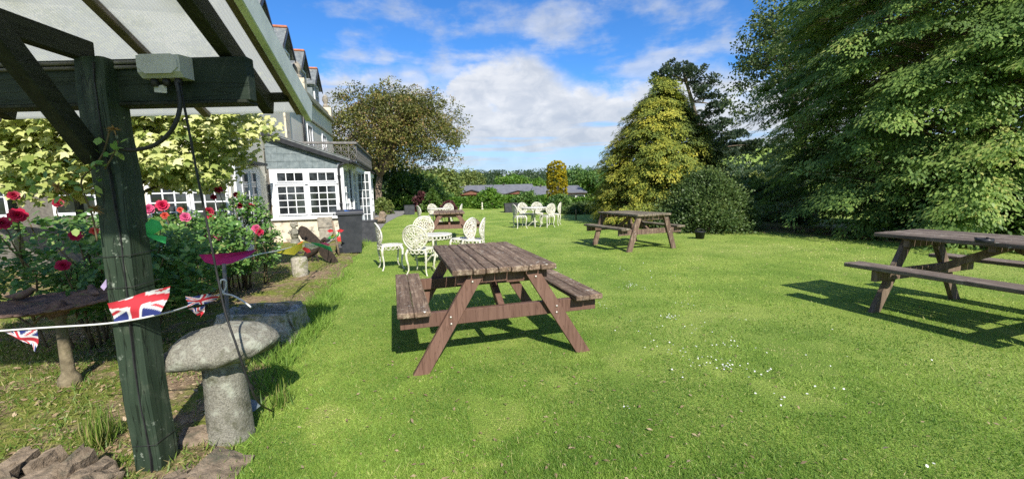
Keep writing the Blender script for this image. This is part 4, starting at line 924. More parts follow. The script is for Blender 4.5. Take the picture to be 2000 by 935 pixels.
# rocks at the far end of the glazed side, and two short marker posts by the hedge
for k, (u, v, w_, hh) in enumerate(((742, 437, .55, .35), (757, 418, .7, .5), (775, 409, .8, .55), (748, 428, .5, .4))):
    g = G(u, v); m = MB(); m.rock((0,0,hh*.4), (w_*.5, w_*.4, hh*.6), 40+k)
    tag(m.build('garden_rock', MT['rock'], None, g), ['low brown rock nearest the end of the glazed room', 'brown rock second along the path edge', 'largest pale rock in the rockery beyond the path', 'low rock between the others at the path edge'][k], 'rock', 'rocks beside the path')
for k, (u, v, h) in enumerate(((942, 409, .46), (1125, 429, .42))):
    g = G(u, v); o = empty('marker_post', g, ['short white figurine-like post on the lawn before the hedge', 'short pale wooden stake by the golden conifer'][k], 'post')
    m = MB(); m.lathe([(.05,0),(.045,h*.55),(.03,h*.6),(.05,h*.75),(.055,h*.88),(.03,h),(.005,h+.02)] if k == 0 else [(.028,-.02),(.026,h*.9),(.012,h),(.002,h+.01)], seg=8); m.build('shaft', MT['white_old'] if k == 0 else MT['stonecol'], o)
    if k == 0: m = MB(); m.lathe([(.09,0),(.09,.03),(.06,.05)], seg=10); m.build('foot', MT['white_old'], o)
g = G(1367, 466); o = empty('black_tub', g, 'small black plastic tub on the grass under the dark shrub', 'tub')
m = MB(); m.lathe([(.09,0),(.12,.16),(.135,.165),(.135,.18),(.115,.18),(.10,.06),(.01,.05)], seg=14); m.build('tub', MT['black_metal'], o)
m = MB(); m.tube([Vector((.12*math.cos(t),.02, .17+.07*math.sin(t))) for t in np.linspace(0, math.pi, 7)], .006, 5); m.build('handle', MT['black_metal'], o)
# ------------------------------------------------------------------ pergola
PX0, PX1, PY0, PY1 = -1.815, -1.69, 1.80, 1.925
pg = empty('pergola', ((PX0+PX1)/2, (PY0+PY1)/2, 0), 'green timber pergola with a translucent corrugated roof at top left', 'pergola')
po = Vector(pg.location)
def pm(m, name, mat): 
    m.v = [tuple(Vector(v)-po) for v in m.v]; return m.build(name, mat, pg)
m = MB(); nz = 14
rgp = random.Random(2); vs = []; fs = []
for i in range(nz+1):                      # slightly crooked post with chamfered arrises
    z = -.05+(1.905+.05)*i/nz; ox, oy = .006*math.sin(i*.9), .005*math.sin(i*1.3+1); c = .012
    q = [(PX0+c,PY0),(PX1-c,PY0),(PX1,PY0+c),(PX1,PY1-c),(PX1-c,PY1),(PX0+c,PY1),(PX0,PY1-c),(PX0,PY0+c)]
    vs += [Vector((x+ox+rgp.uniform(-.0012,.0012), y+oy, z)) for x, y in q]
for i in range(nz):
    for k in range(8): fs.append((i*8+k, i*8+(k+1)%8, (i+1)*8+(k+1)%8, (i+1)*8+k))
fs.append(tuple(nz*8+k for k in range(8))); m.add(vs, fs); post = pm(m, 'post', MT['post'])
# a long drying crack down the post
m = MB(); L = []; xk = PX1-.030
for i in range(25):
    z = .03+1.85*i/24; xk += rgp.uniform(-.004,.004); xk = min(max(xk, PX1-.042), PX1-.02); L.append((xk+.006*math.sin((z+.05)/1.955*14*.9), z))
for (x0_, z0), (x1_, z1) in zip(L[:-1], L[1:]): m.add([(x0_-.002, PY0-.0085, z0), (x0_+.002, PY0-.0085, z0), (x1_+.002, PY0-.0085, z1), (x1_-.002, PY0-.0085, z1), (x0_-.002, PY0+.01, z0), (x0_+.002, PY0+.01, z0), (x1_+.002, PY0+.01, z1), (x1_-.002, PY0+.01, z1)], [(0,1,2,3),(0,4,5,1),(3,2,6,7),(0,3,7,4),(1,5,6,2)])
pm(m, 'crack', MT['cable'])
m = MB(); m.cbox(Vector((-2.62, 1.895, 1.82)), (EX, EYv, EZ), (2.98, .055, .185), .005); pm(m, 'beam', MT['beam'])
m = MB(); m.cbox(Vector((-2.62, 1.90, 1.722)), (EX, EYv, EZ), (2.96, .085, .014), .003); pm(m, 'beam_capping', MT['rafter'])
# ties, knee brace, rafters
def stick(a_, b2, w, h, name, mat): m = MB(); m.beam(a_, b2, w, h); return pm(m, name, mat)
stick(Vector((-1.80, 1.87, 1.94)), Vector((-1.86, .55, 1.99)), .05, .085, 'tie', MT['rafter'])
b0 = D(182, 305, 1.80); b1 = D(-10, 60, 1.46); stick(b0+(b0-b1)*.03, b1+(b1-b0)*.9, .055, .08, 'knee_brace', MT['rafter'])
RH = math.radians(-11.0); RS = .375
def roofpt(x, y, off=0.0): return Vector((x, y, 2.03-RS*(y-1.95)+off))
def along(x_eave, y): return x_eave+(2.53-y)*math.tan(-RH)*1.0
stick(roofpt(along(-1.36, 2.36), 2.36, -.075), roofpt(along(-1.36, .3), .3, -.075), .055, .10, 'rafter', MT['rafter'])
stick(roofpt(along(-2.78, 2.36), 2.36, -.075), roofpt(along(-2.78, .3), .3, -.075), .055, .10, 'rafter', MT['rafter'])
xe = [-1.245, -1.80, -2.42, -3.05, -3.7, -4.3]
for k in range(5):
    a0, a1 = xe[k]-.018, xe[k+1]+.018; m = MB(); ny = 12
    q = [roofpt(along(a0, y), y, .0) for y in (2.56, -.2)]; q2 = [roofpt(along(a1, y), y, .0) for y in (2.56, -.2)]
    m.prism([q[0], q[1], q2[1], q2[0]], (0, 0, .012)); pm(m, 'roof_sheet', MT['poly'])
for k in range(5):
    stick(roofpt(along(xe[k], 2.545), 2.545, -.012), roofpt(along(xe[k], -.2), -.2, -.012), .042, .03, 'glazing_bar', MT['bar'])
stick(roofpt(along(xe[0]+.047, 2.57), 2.57, .005), roofpt(along(xe[0]+.047, -.2), -.2, .005), .035, .125, 'verge_trim', MT['verge'])
stick(roofpt(-1.22, 2.36, -.03), roofpt(-4.3, 2.36, -.03), .045, .045, 'purlin', MT['rafter'])
# copper-ended conduits on the beam
for dz, x1_ in ((.075, -1.45), (.055, -1.46)):
    m = MB(); m.tube([Vector((-3.4, 1.862, 1.82+dz)), Vector((x1_-.12, 1.862, 1.82+dz))], .008, 6); pm(m, 'conduit', MT['iron_rail'])
    m = MB(); m.tube([Vector((x1_-.12, 1.862, 1.82+dz)), Vector((x1_-.05, 1.862, 1.82+dz))], .011, 6); pm(m, 'conduit_end', MT['copper'])
for zz in (.17, .92, 1.06):
    m = MB(); k = .009; m.tube([Vector((PX0-k,PY0-k,zz)), Vector((PX1+k,PY0-k,zz+.006)), Vector((PX1+k,PY1+k,zz+.01)), Vector((PX0-k,PY1+k,zz+.004))], .0016, 5, True); pm(m, 'binding_wire', MT['cable'])
# electrical box on the beam
c = D(324, 132, 1.83); eb = empty('junction_box', c, 'grey plastic electrical box fixed to the pergola beam', 'electrical box')
m = MB(); w, h, dd = .178, .095, .075; y0 = 1.866-c.y
m.prism([(-w/2, y0, h/2), (-w/2, y0-dd, h/2-.008), (-w/2, y0-dd, -h/2+.02), (-w/2, y0-dd+.02, -h/2), (-w/2, y0, -h/2)], (w, 0, 0)); m.build('housing', MT['box'], eb)
m = MB(); m.prism([(-w/2+.02, y0-dd-.006, h/2-.006), (w/2-.03, y0-dd-.006, h/2-.006), (w/2-.008, y0-dd-.006, h/2-.03), (w/2-.008, y0-dd-.006, -h/2+.035), (w/2-.035, y0-dd-.006, -h/2+.012), (-w/2+.035, y0-dd-.006, -h/2+.012), (-w/2+.004, y0-dd-.006, -h/2+.04), (-w/2+.004, y0-dd-.006, h/2-.02)], (0, .012, 0)); m.build('lid', MT['box'], eb)
for k in range(3):
    m = MB(); m.lathe([(.013,-.03),(.015,-.012),(.013,.0)], (-.05+.05*k, y0-dd+.035, -h/2), 8); m.build('cable_gland', MT['cable'], eb)
m = MB(); m.prism([(-.06,0,-.075),(-.005,0,-.07),(-.008,0,-.105),(-.06,0,-.10)], (0,-.002,0)); m.build('tag', MT['whitef'], eb)
# cables
def curve_pts(P, n=8):
    out = []; P = [Vector(p) for p in P]
    for i in range(len(P)-1):
        a0, a1, a2, a3 = P[max(i-1,0)], P[i], P[i+1], P[min(i+2,len(P)-1)]
        for k in range(n):
            t = k/n; out.append(.5*((2*a1)+(a2-a0)*t+(2*a0-5*a1+4*a2-a3)*t*t+(3*a1-a0-3*a2+a3)*t**3))
    return out+[P[-1]]
m = MB(); pts = [D(345,160,1.80), D(352,205,1.80), D(338,250,1.79), D(305,282,1.79), D(262,293,1.785), D(235,290,1.781)]
m.tube(curve_pts(pts), .0085, 8); tag(m.build('power_cable', MT['cable']), 'thick black cable looping from the grey box to the green post', 'cable')
m = MB(); pts = [D(352,165,1.815), D(368,250,1.83), D(385,340,1.85), D(405,440,1.87), D(425,540,1.88), D(440,610,1.87), D(462,675,1.86), D(482,735,1.9), D(505,785,2.0)]
pts.append(G(532,802,.02)); m.tube(curve_pts(pts), .0048, 6); tag(m.build('hanging_cable', MT['cable']), 'thin black cable hanging down past the mushroom-shaped stone', 'cable')

# ------------------------------------------------------------------ garden stones
g = G(452, 852); g.z = 0; ob = empty('staddle_stone', g, 'mushroom-shaped granite staddle stone beside the green post', 'staddle stone')
rs = random.Random(5); m = MB()
top_c = D(432, 655, g.y)-g
m.lathe([(.125,-.05),(.108,.02),(.102,.15),(.098,.30),(.092,.44),(.085,.50),(.01,.50)], seg=18, jit=lambda i,k,r,z: (rs.uniform(-.007,.007), 0))
pil = m.build('pillar', MT['granite'], ob); pil.data.vertices.foreach_get('co', _c := np.zeros(len(pil.data.vertices)*3)); _c = _c.reshape(-1,3); _c[:,0] += (top_c.x)*np.clip(_c[:,2]/.5,0,1)*.75; pil.data.vertices.foreach_set('co', _c.ravel())
m = MB(); prof = [(.06,.452),(.15,.458),(.208,.472),(.240,.498),(.246,.520),(.234,.546),(.195,.578),(.14,.606),(.075,.624),(.01,.628)]
lump = [rs.uniform(-.012,.012) for _ in range(64)]
m.lathe(prof, (top_c.x, top_c.y, 0), 36, jit=lambda i,k,r,z: ((.02*math.sin(k/36*6.28*2+1)+.010*math.sin(k/36*6.28*5)+rs.uniform(-.011,.011))*(1 if r > .1 else .2), .022*math.cos(k/36*6.28-.6)*(r/.3)+rs.uniform(-.007,.007))); m.build('cap', MT['granite'], ob)
# trough
ob = empty('stone_trough', (-2.02, 3.98, .02), 'rough-hewn stone trough behind the mushroom-shaped stone', 'trough', None, math.radians(-58+90+70))
ob.rotation_euler.z = math.radians(187)
L_t, w_t, h_t = .66, .47, .25; m = MB(); rs = random.Random(12)
def slab(m, lo, hi, n=(7,3,3), j=.016):
    a, b_ = Vector(lo), Vector(hi); import itertools
    import bmesh; bm = bmesh.new(); bmesh.ops.create_cube(bm, size=1.0); bmesh.ops.subdivide_edges(bm, edges=bm.edges[:], cuts=3, use_grid_fill=True)
    vs = []
    tp = [rs.uniform(.8, 1.0) for _ in range(4)]
    for v in bm.verts: v.co.x *= 1-.18*(v.co.z+.5)*tp[0]; v.co.y *= 1-.22*(v.co.z+.5)*tp[1]; v.co.z += .12*v.co.x*(tp[2]-.9)*8
    for v in bm.verts: vs.append(Vector((a.x+(v.co.x+.5)*(b_.x-a.x)+rs.uniform(-j,j), a.y+(v.co.y+.5)*(b_.y-a.y)+rs.uniform(-j,j), a.z+(v.co.z+.5)*(b_.z-a.z)+rs.uniform(-j,j))))
    m.add(vs, [tuple(v.index for v in f.verts) for f in bm.faces]); bm.free()
slab(m, (0,0,-.03), (L_t,.085,h_t)); slab(m, (0,w_t-.085,-.03), (L_t,w_t,h_t)); slab(m, (.0,.07,-.03), (.09,w_t-.07,h_t-.01)); slab(m, (L_t-.09,.07,-.03), (L_t,w_t-.07,h_t-.01)); m.build('trough_walls', MT['granite2'], ob)
m = MB(); m.box((.08,.08,.0), (L_t-.08,w_t-.08,.07)); m.build('soil', MT['bed'], ob)
# bird bath
g = G(140, 762); ob = empty('bird_bath', g, 'bird bath with rusty fretted iron dish on a stone column', 'bird bath')
bz = .60; tc_ = (D(100, 598, g.y)-g)
m = MB(); m.lathe([(.085,-.02),(.085,.025),(.055,.03),(.064,.06),(.058,.10),(.042,.125),(.036,.14),(.031,.35),(.027,.50),(.036,.52),(.036,.55)], seg=16); co = m.build('column', MT['stonecol'], ob)
m = MB(); m.tube([Vector((0,0,.53)), Vector((tc_.x*.3,0,.575)), Vector((tc_.x*.6,0,.585))], [.05,.06,.07], 10); m.build('bracket', MT['rust'], ob)
m = MB(); R0 = .31; m.lathe([(.05,.575),(.17,.582),(.26,.602),(R0,.622),(R0+.01,.632),(R0-.01,.634),(.26,.616),(.17,.598),(.01,.594)], (tc_.x*.8, 0, 0), 32); m.build('dish', MT['rust'], ob)
m = MB(); 
for k in range(34):
    a = 2*math.pi*k/34; cx, cy = tc_.x*.8+(R0+.025)*math.cos(a), (R0+.025)*math.sin(a)
    m.tube([Vector((cx+.026*math.cos(t)*math.cos(a)-.030*math.sin(t)*math.sin(a), cy+.026*math.cos(t)*math.sin(a)+.030*math.sin(t)*math.cos(a), .632)) for t in (2*math.pi*q/8 for q in range(8))], .007, 4, True)
m.build('fretted_rim', MT['rust'], ob)
m = MB(); 
for q in range(3): m.tube([Vector((-.02-.05*q, -.03, .56)), Vector((-.07-.03*q, -.06, .54+.02*q)), Vector((-.12, -.05, .50+.02*q))], .008, 5)
m.build('scroll', MT['rust'], ob)
for k, (dx, dy, rz) in enumerate(((-.26, .06, .4), (.19, .10, 2.6))):   # little metal birds on the rim
    m = MB(); m.tube([Vector(q) for q in ((-.09,0,.035),(-.05,0,.03),(-.01,0,.032),(.03,0,.05),(.05,0,.07),(.075,0,.066))], [.006,.018,.028,.024,.018,.003], 8); o = m.build('bird_figure', MT['rust'], ob, (tc_.x*.8+dx, dy, .635)); o.rotation_euler.z = rz
# edging stones at the foot of the post
spots = [(-2.32,1.78,.05,.10,.20),(-2.18,1.80,.045,.09,.19),(-2.05,1.78,.04,.10,.20),(-2.26,1.62,.13,.12,.13),(-2.10,1.70,.12,.13,.14),(-1.99,1.66,.07,.12,.13),(-2.42,1.72,.12,.12,.10),(-2.55,1.62,.13,.12,.11),(-1.92,1.72,.045,.13,.15),(-1.87,1.68,.05,.10,.14),(-2.72,1.75,.13,.14,.10),(-1.62,1.72,.16,.14,.06),(-1.43,1.84,.14,.16,.05),(-1.70,2.06,.12,.09,.10),(-1.60,2.10,.08,.06,.12),(-1.50,1.62,.14,.12,.05)]
order = 'first second third fourth fifth sixth seventh eighth ninth tenth eleventh twelfth thirteenth fourteenth fifteenth sixteenth'.split()
for k, (x, y, a0, b0, h) in enumerate(sorted(spots)):
    a0, b0, h = a0*.8, b0*.8, h*.85; m = MB(); slab(m, (-a0,-b0,-.1), (a0,b0,h*.9), j=.007); o = m.build('edging_stone', MT['rock'], None, (x, y, 0)); o.rotation_euler = (random.uniform(-.3,.3), random.uniform(-.3,.3), random.uniform(-.6,.6))
    tag(o, order[k]+' rough stone from the left in the low edging by the post', 'stone', 'rough stones edging the bed')
m = MB(); m.rock((0,0,.02), (.16,.11,.03), 99, 2); tag(m.build('slate_slab', MT['slate'], None, (-1.66, 2.28, .06)), 'flat grey slate slab between the post and the mushroom stone', 'stone')
# grass clump by the post
def clump(p, n, h, label, seed, spread=.9, tint=.5):
    rg = np.random.default_rng(seed); a = rg.uniform(0, 6.28, n); out = rg.uniform(.2, spread, n)
    pth = np.stack([rg.normal(0,.035,n), rg.normal(0,.035,n), np.zeros(n)], -1)
    dirs = np.stack([np.cos(a)*out, np.sin(a)*out, np.ones(n)], -1); hor = np.stack([np.cos(a), np.sin(a), np.zeros(n)], -1)
    BL5 = ([(-.5,0,0),(.5,0,0),(-.45,.35,.02),(.45,.35,.02),(-.35,.65,-.06),(.35,.65,-.06),(0,.95,-.28)], [(0,1,3,2),(2,3,5,4),(4,5,6)])
    o = leaf_mesh('grass_clump', pth, dirs, -hor*-1.0+np.array([0,0,.4]), rg.uniform(.5,1.1,n)*h, BL5[0], BL5[1], np.clip(rg.normal(tint,.25,n),0,1), MT['wild'], None, p, widths=.006)
    return tag(o, label, 'grass clump')
clump((-2.18, 2.02, .03), 130, .24, 'yellowing tuft of long grass left of the green post', 1, .9, .55)
clump((-1.46, 2.42, .02), 60, .17, 'small weed tuft under the cap of the mushroom stone', 2, .9, .4)
clump(G(600, 505), 60, .10, 'green weed tuft by the stone stump', 3, .9, .2)

# ------------------------------------------------------------------ bunting
def union_jack(u, v):
    x, y = (u-.5)*2, (v-.5)*1.0; W_, R__, B_ = (.70,.70,.70), (.50,.025,.04), (.018,.03,.16)
    ax, ay = abs(x), abs(y)
    if ax < .10 or ay < .10: return R__
    if ax < .167 or ay < .167: return W_
    d1 = abs(y-x*.5)/1.118; d2 = abs(y+x*.5)/1.118; d = min(d1, d2)
    if d < .035: return R__
    if d < .10: return W_
    return B_
def flag(parent, c00, c10, c11, c01, fn, n=(44, 26), wave=.02, umap=None, base=Vector((0,0,0)), name='flag'):
    nx, ny = n; vs = []; col = []
    for j in range(ny+1):
        for i in range(nx+1):
            u, v = i/nx, j/ny; p = c00.lerp(c10, u).lerp(c01.lerp(c11, u), v)
            p = p+Vector((.25*wave*math.sin(u*9), wave*(math.sin(u*7+v*4)+.6*math.sin(v*8+u*3))*(.25+v), .3*wave*math.sin(u*8+v*3)))
            vs.append(p-base); col.append(fn(*(umap(u, v) if umap else (u, v))))
    fs = [(j*(nx+1)+i, j*(nx+1)+i+1, (j+1)*(nx+1)+i+1, (j+1)*(nx+1)+i) for j in range(ny) for i in range(nx)]
    m = MB(); m.add(vs, fs, True); o = m.build(name, MT['flag'], parent); at = o.data.attributes.new('col', 'FLOAT_COLOR', 'POINT')
    at.data.foreach_set('color', np.array([c4(c) for c in col], np.float32).ravel()); return o
bb = Vector((PX1-.06, PY0-.02, 0))
bn = empty('union_flag_bunting', bb, 'union flag bunting strung across the green post on white tape', 'bunting')
s0_, s1_, s2_, s3_ = D(-60, 650, 1.72), D(212, 631, 1.775), D(300, 616, 1.782), D(436, 572, 2.55)
cp = curve_pts([s0_, D(80, 640, 1.74), s1_, s2_, D(360, 600, 2.1), s3_], 6)
m = MB(); m.tube([p-bb for p in cp], .0045, 5); m.build('tape', MT['cord'], bn)
flag(bn, D(223,632,1.772), D(312,614,1.782), D(338,556,1.80), D(210,592,1.772), union_jack, wave=.008, base=bb, umap=lambda u,v:(.24+u*.56, .02+v*(.54+.24*u)))
flag(bn, D(366,599,2.12), D(420,588,2.3), D(430,574,2.32), D(362,578,2.12), union_jack, (36,20), .012, base=bb, umap=lambda u,v:(u, v))
flag(bn, D(-6,645,1.73), D(72,641,1.74), D(74,684,1.745), D(40,662,1.74), union_jack, (36,20), .006, base=bb, umap=lambda u,v:(.15+.8*u, .95-v*.75))
flag(bn, D(366,603,2.12), D(400,597,2.2), D(396,616,2.2), D(384,614,2.18), union_jack, (20,12), .01, base=bb, umap=lambda u,v:(u*.8, v*.6))
# stake that carries the tape
sb = D(438, 600, 2.62); sb.z = 0; st = empty('bunting_stake', sb, 'thin grey stake holding the magenta flag and white tie', 'stake')
tp = D(437, 515, 2.62)-sb; m = MB(); m.tube([Vector((0,0,-.05)), tp], .011, 6); m.build('stake', MT['iron_rail'], st)
wb = empty('white_tie', sb+tp, 'white tape tied in a bow round the thin grey stake', 'ribbon')
bsb = sb+tp; m = MB(); q = [D(437,575,2.6), D(430,560,2.59), D(432,547,2.58), D(441,548,2.59), D(441,562,2.6), D(437,572,2.6), D(455,577,2.58), D(475,588,2.55), D(491,600,2.52)]; m.tube([p-bsb for p in curve_pts(q,5)], .006, 5); m.build('bow', MT['cord'], wb)
# coloured bunting running on to the bin
cb_ = empty('coloured_bunting', sb+tp, 'plain coloured bunting running from the thin stake to the bin', 'bunting'); B0 = sb+tp
pts = [D(437,518,2.62), D(500,498,3.3), D(545,489,4.3), D(575,482,5.2), D(612,478,6.3), D(640,474,7.4), D(657,462,8.7)]
m = MB(); m.tube([p-B0 for p in curve_pts(pts,6)], .006, 5); m.build('cord', MT['cord'], cb_)
def pennant(px, Ys, mat, name='pennant', th_=.003):
    P_ = [D(u, v, y)-B0 for (u, v), y in zip(px, Ys)]; n_ = len(P_); m = MB(); c = sum(P_, Vector())/n_+Vector((0,-.03,0))
    vs = P_+[c]; m.add(vs, [(i,(i+1)%n_,n_) for i in range(n_)], True); return m.build(name, mat, cb_)
pennant([(388,497),(400,512),(424,518),(452,514),(486,500),(503,487),(470,492),(430,495)], [2.6,2.6,2.62,2.65,2.85,3.0,2.8,2.65], MT['magenta'])
pennant([(540,493),(556,496),(575,498),(590,484),(591,473),(566,484)], [4.3,4.5,4.9,5.3,5.3,4.8], MT['yellow'])
pennant([(576,482),(586,484),(592,470),(582,476)], [5.25,5.3,5.35,5.3], MT['orange'])
pennant([(590,486),(600,494),(607,492),(604,486),(594,482)], [5.6,5.7,5.8,5.8,5.6], MT['redf'])
pennant([(594,474),(612,476),(622,482),(608,487),(596,484)], [5.7,6.1,6.3,6.2,5.8], MT['whitef'])
pennant([(606,473),(625,475),(646,482),(650,492),(630,483),(610,477)], [6.0,6.4,6.9,7.0,6.6,6.1], MT['greenf'])
pennant([(622,475),(636,473),(645,477),(641,481),(628,479)], [6.5,6.8,7.2,7.2,6.7], MT['pinkf'])
pennant([(645,463),(652,452),(650,458),(656,459),(648,464)], [7.7,8.0,8.1,8.3,7.8], MT['yellow'])
# wooden pole before the bin, red ribbon, blue cloth on the bin
g = G(664, 503); pp = empty('bunting_pole', g, 'pale wooden pole in front of the wheelie bin with a red ribbon', 'pole')
m = MB(); tp2 = D(671, 430, g.y-.1)-g; tp2.x = -.06; m.tube([Vector((0,0,-.03)), tp2*.5, tp2], [.025,.022,.02], 7); m.build('pole', MT['bark_pale'], pp)
for sg in (-1, 1):
    m = MB(); z = tp2.z*.72; m.prism([(-.03,-.03,z),(sg*.10-.03,-.05,z+.04),(sg*.17-.03,-.04,z+.01),(sg*.12-.03,-.05,z-.03)], (0,-.004,.0)); m.build('ribbon', MT['redf'], pp)
bc = D(685, 415, 8.78); rb = empty('blue_cloth', bc, 'blue cloth pennant draped over the wheelie bin lid', 'cloth')
m = MB(); P_ = [D(672,410,8.72)-bc, D(690,413,8.73)-bc, D(697,417,8.74)-bc, D(697,426,8.75)-bc, D(688,424,8.72)-bc, D(677,419,8.7)-bc]; m.prism(P_, (0,.004,0)); m.build('cloth', MT['bluef'], rb)
# green ribbon on the post
gb = D(305, 450, 1.86); gr_ = empty('green_ribbon', gb, 'bright green ribbon tied to the wire on the post', 'ribbon')
for P_ in ([(284,436),(295,427),(312,432),(318,446),(300,458),(286,458)], [(286,458),(300,458),(325,462),(324,476),(300,468),(288,462)]):
    q = [D(u, v, 1.86+.02*math.sin(i*1.7))-gb for i, (u, v) in enumerate(P_)]; m = MB(); c = sum(q, Vector())/len(q)+Vector((0,-.02,0)); m.add(q+[c], [(i,(i+1)%len(q),len(q)) for i in range(len(q))], True); m.build('loop', MT['greenrib'], gr_)
m = MB(); P_ = [D(196,560,1.79), D(207,545,1.79), D(208,560,1.79), D(203,567,1.79)]; bl = P_[0].copy(); m.prism([p-bl for p in P_], (0,.003,0)); tag(m.build('lilac_pennant', MT['lilac'], None, bl), 'small lilac scrap of bunting at the left edge of the post', 'cloth')
# ------------------------------------------------------------------ vegetation helpers
def cat3(*a): return np.stack(a, -1)
def cluster_leaves(C, R, n, flat=1.0, shell=.55, rg=RNG):
    """n leaves round each cluster centre; returns positions, outward directions, cluster index"""
    C = np.asarray(C, float); M_ = len(C); idx = np.repeat(np.arange(M_), n); d = rdir(len(idx))
    rad = (shell+(1-shell)*rg.random(len(idx))**.5)*np.repeat(np.broadcast_to(R, (M_,)), n)
    off = d*rad[:, None]; off[:, 2] *= flat
    return C[idx]+off, d, idx
def limb(m, a, b_, r0, r1, sag=0.0, n=6, wob=.05):
    a, b_ = Vector(a), Vector(b_); L = (b_-a).length; pts = []
    for i in range(n+1):
        t = i/n; p = a.lerp(b_, t)+Vector((random.gauss(0,wob*L*.3), random.gauss(0,wob*L*.3), sag*L*math.sin(math.pi*t)))*(1 if 0 < i < n else 0); pts.append(p)
    m.tube(pts, [r0+(r1-r0)*(i/n) for i in range(n+1)], 5 if r0 < .05 else 7); return pts
def tree(name, label, cat, base, fork, cc, rad, nl, nc, nleaf, lsize, crad, mat, bark=None, group=None, tr=.2, top_bias=.3, fill=.5, tpl=LEAF_DIA, tsp=.25, spokes=5, flat=.7, lean_up=.4, show=True, low=False):
    """base/fork/cc in world; rad: crown radii; limbs from fork to points in the crown; clusters of leaves on them"""
    bark = bark or MT['bark']; base = Vector(base); ob = empty(name, base, label, cat, group); rg = RNG
    fork, cc = Vector(fork)-base, Vector(cc)-base; m = MB()
    limb(m, (0,0,-.2), fork, tr, tr*.72, 0, 6, .06)
    ends = []
    for i in range(nl):
        d = rdir(1)[0]; d[2] = abs(d[2])*.9-.15+top_bias*.3; d = unit(d); k = .55+.35*random.random()
        e = Vector((cc.x+d[0]*rad[0]*k, cc.y+d[1]*rad[1]*k, cc.z+d[2]*rad[2]*k)); pts = limb(m, fork, e, tr*.45, tr*.06, .10, 6, .10)
        ends.append(e)
        for q in range(spokes):
            s_ = pts[random.randint(2, 5)]; d2 = unit(d+.8*rdir(1)[0]); e2 = Vector((cc.x+d2[0]*rad[0]*.92, cc.y+d2[1]*rad[1]*.92, cc.z+d2[2]*rad[2]*.92)); e2 = s_.lerp(e2, .8); limb(m, s_, e2, tr*.13, tr*.03, .05, 4, .10); ends.append(e2)
    m.build('trunk', bark, ob)
    d = rdir(nc); d[:, 2] = np.where(d[:, 2] < (-.8 if low else -.35), -d[:, 2]*.8, d[:, 2]); k = np.where(rg.random(nc) < fill, rg.uniform(.80, 1.05, nc), rg.uniform(.25, .85, nc)); k = k*(1+.14*np.sin(d[:, 0]*5+1)*np.cos(d[:, 2]*6+d[:, 1]*4))
    C = np.array(cc)[None]+d*k[:, None]*np.array(rad)[None]
    if ends:
        E_ = np.array([tuple(e) for e in ends]); C = np.concatenate([C, E_])
    Rr_ = crad*rg.uniform(.6, 1.3, len(C)); p, dd, idx = cluster_leaves(C, Rr_, nleaf, flat)
    ct = rg.random(len(C)); t = np.clip(.5+tsp*1.4*(ct[idx]-.5)*2+rg.normal(0, .16, len(idx)), 0, 1)
    f = unit(dd+rdir(len(dd))*.9+np.array([0, 0, -.25])); u = unit(dd*.5+rdir(len(dd))*.5+np.array([0, 0, lean_up]))
    leaf_mesh('crown', p, f, u, lsize*rg.uniform(.6, 1.3, len(p)), tpl[0], tpl[1], t, mat, ob); return ob
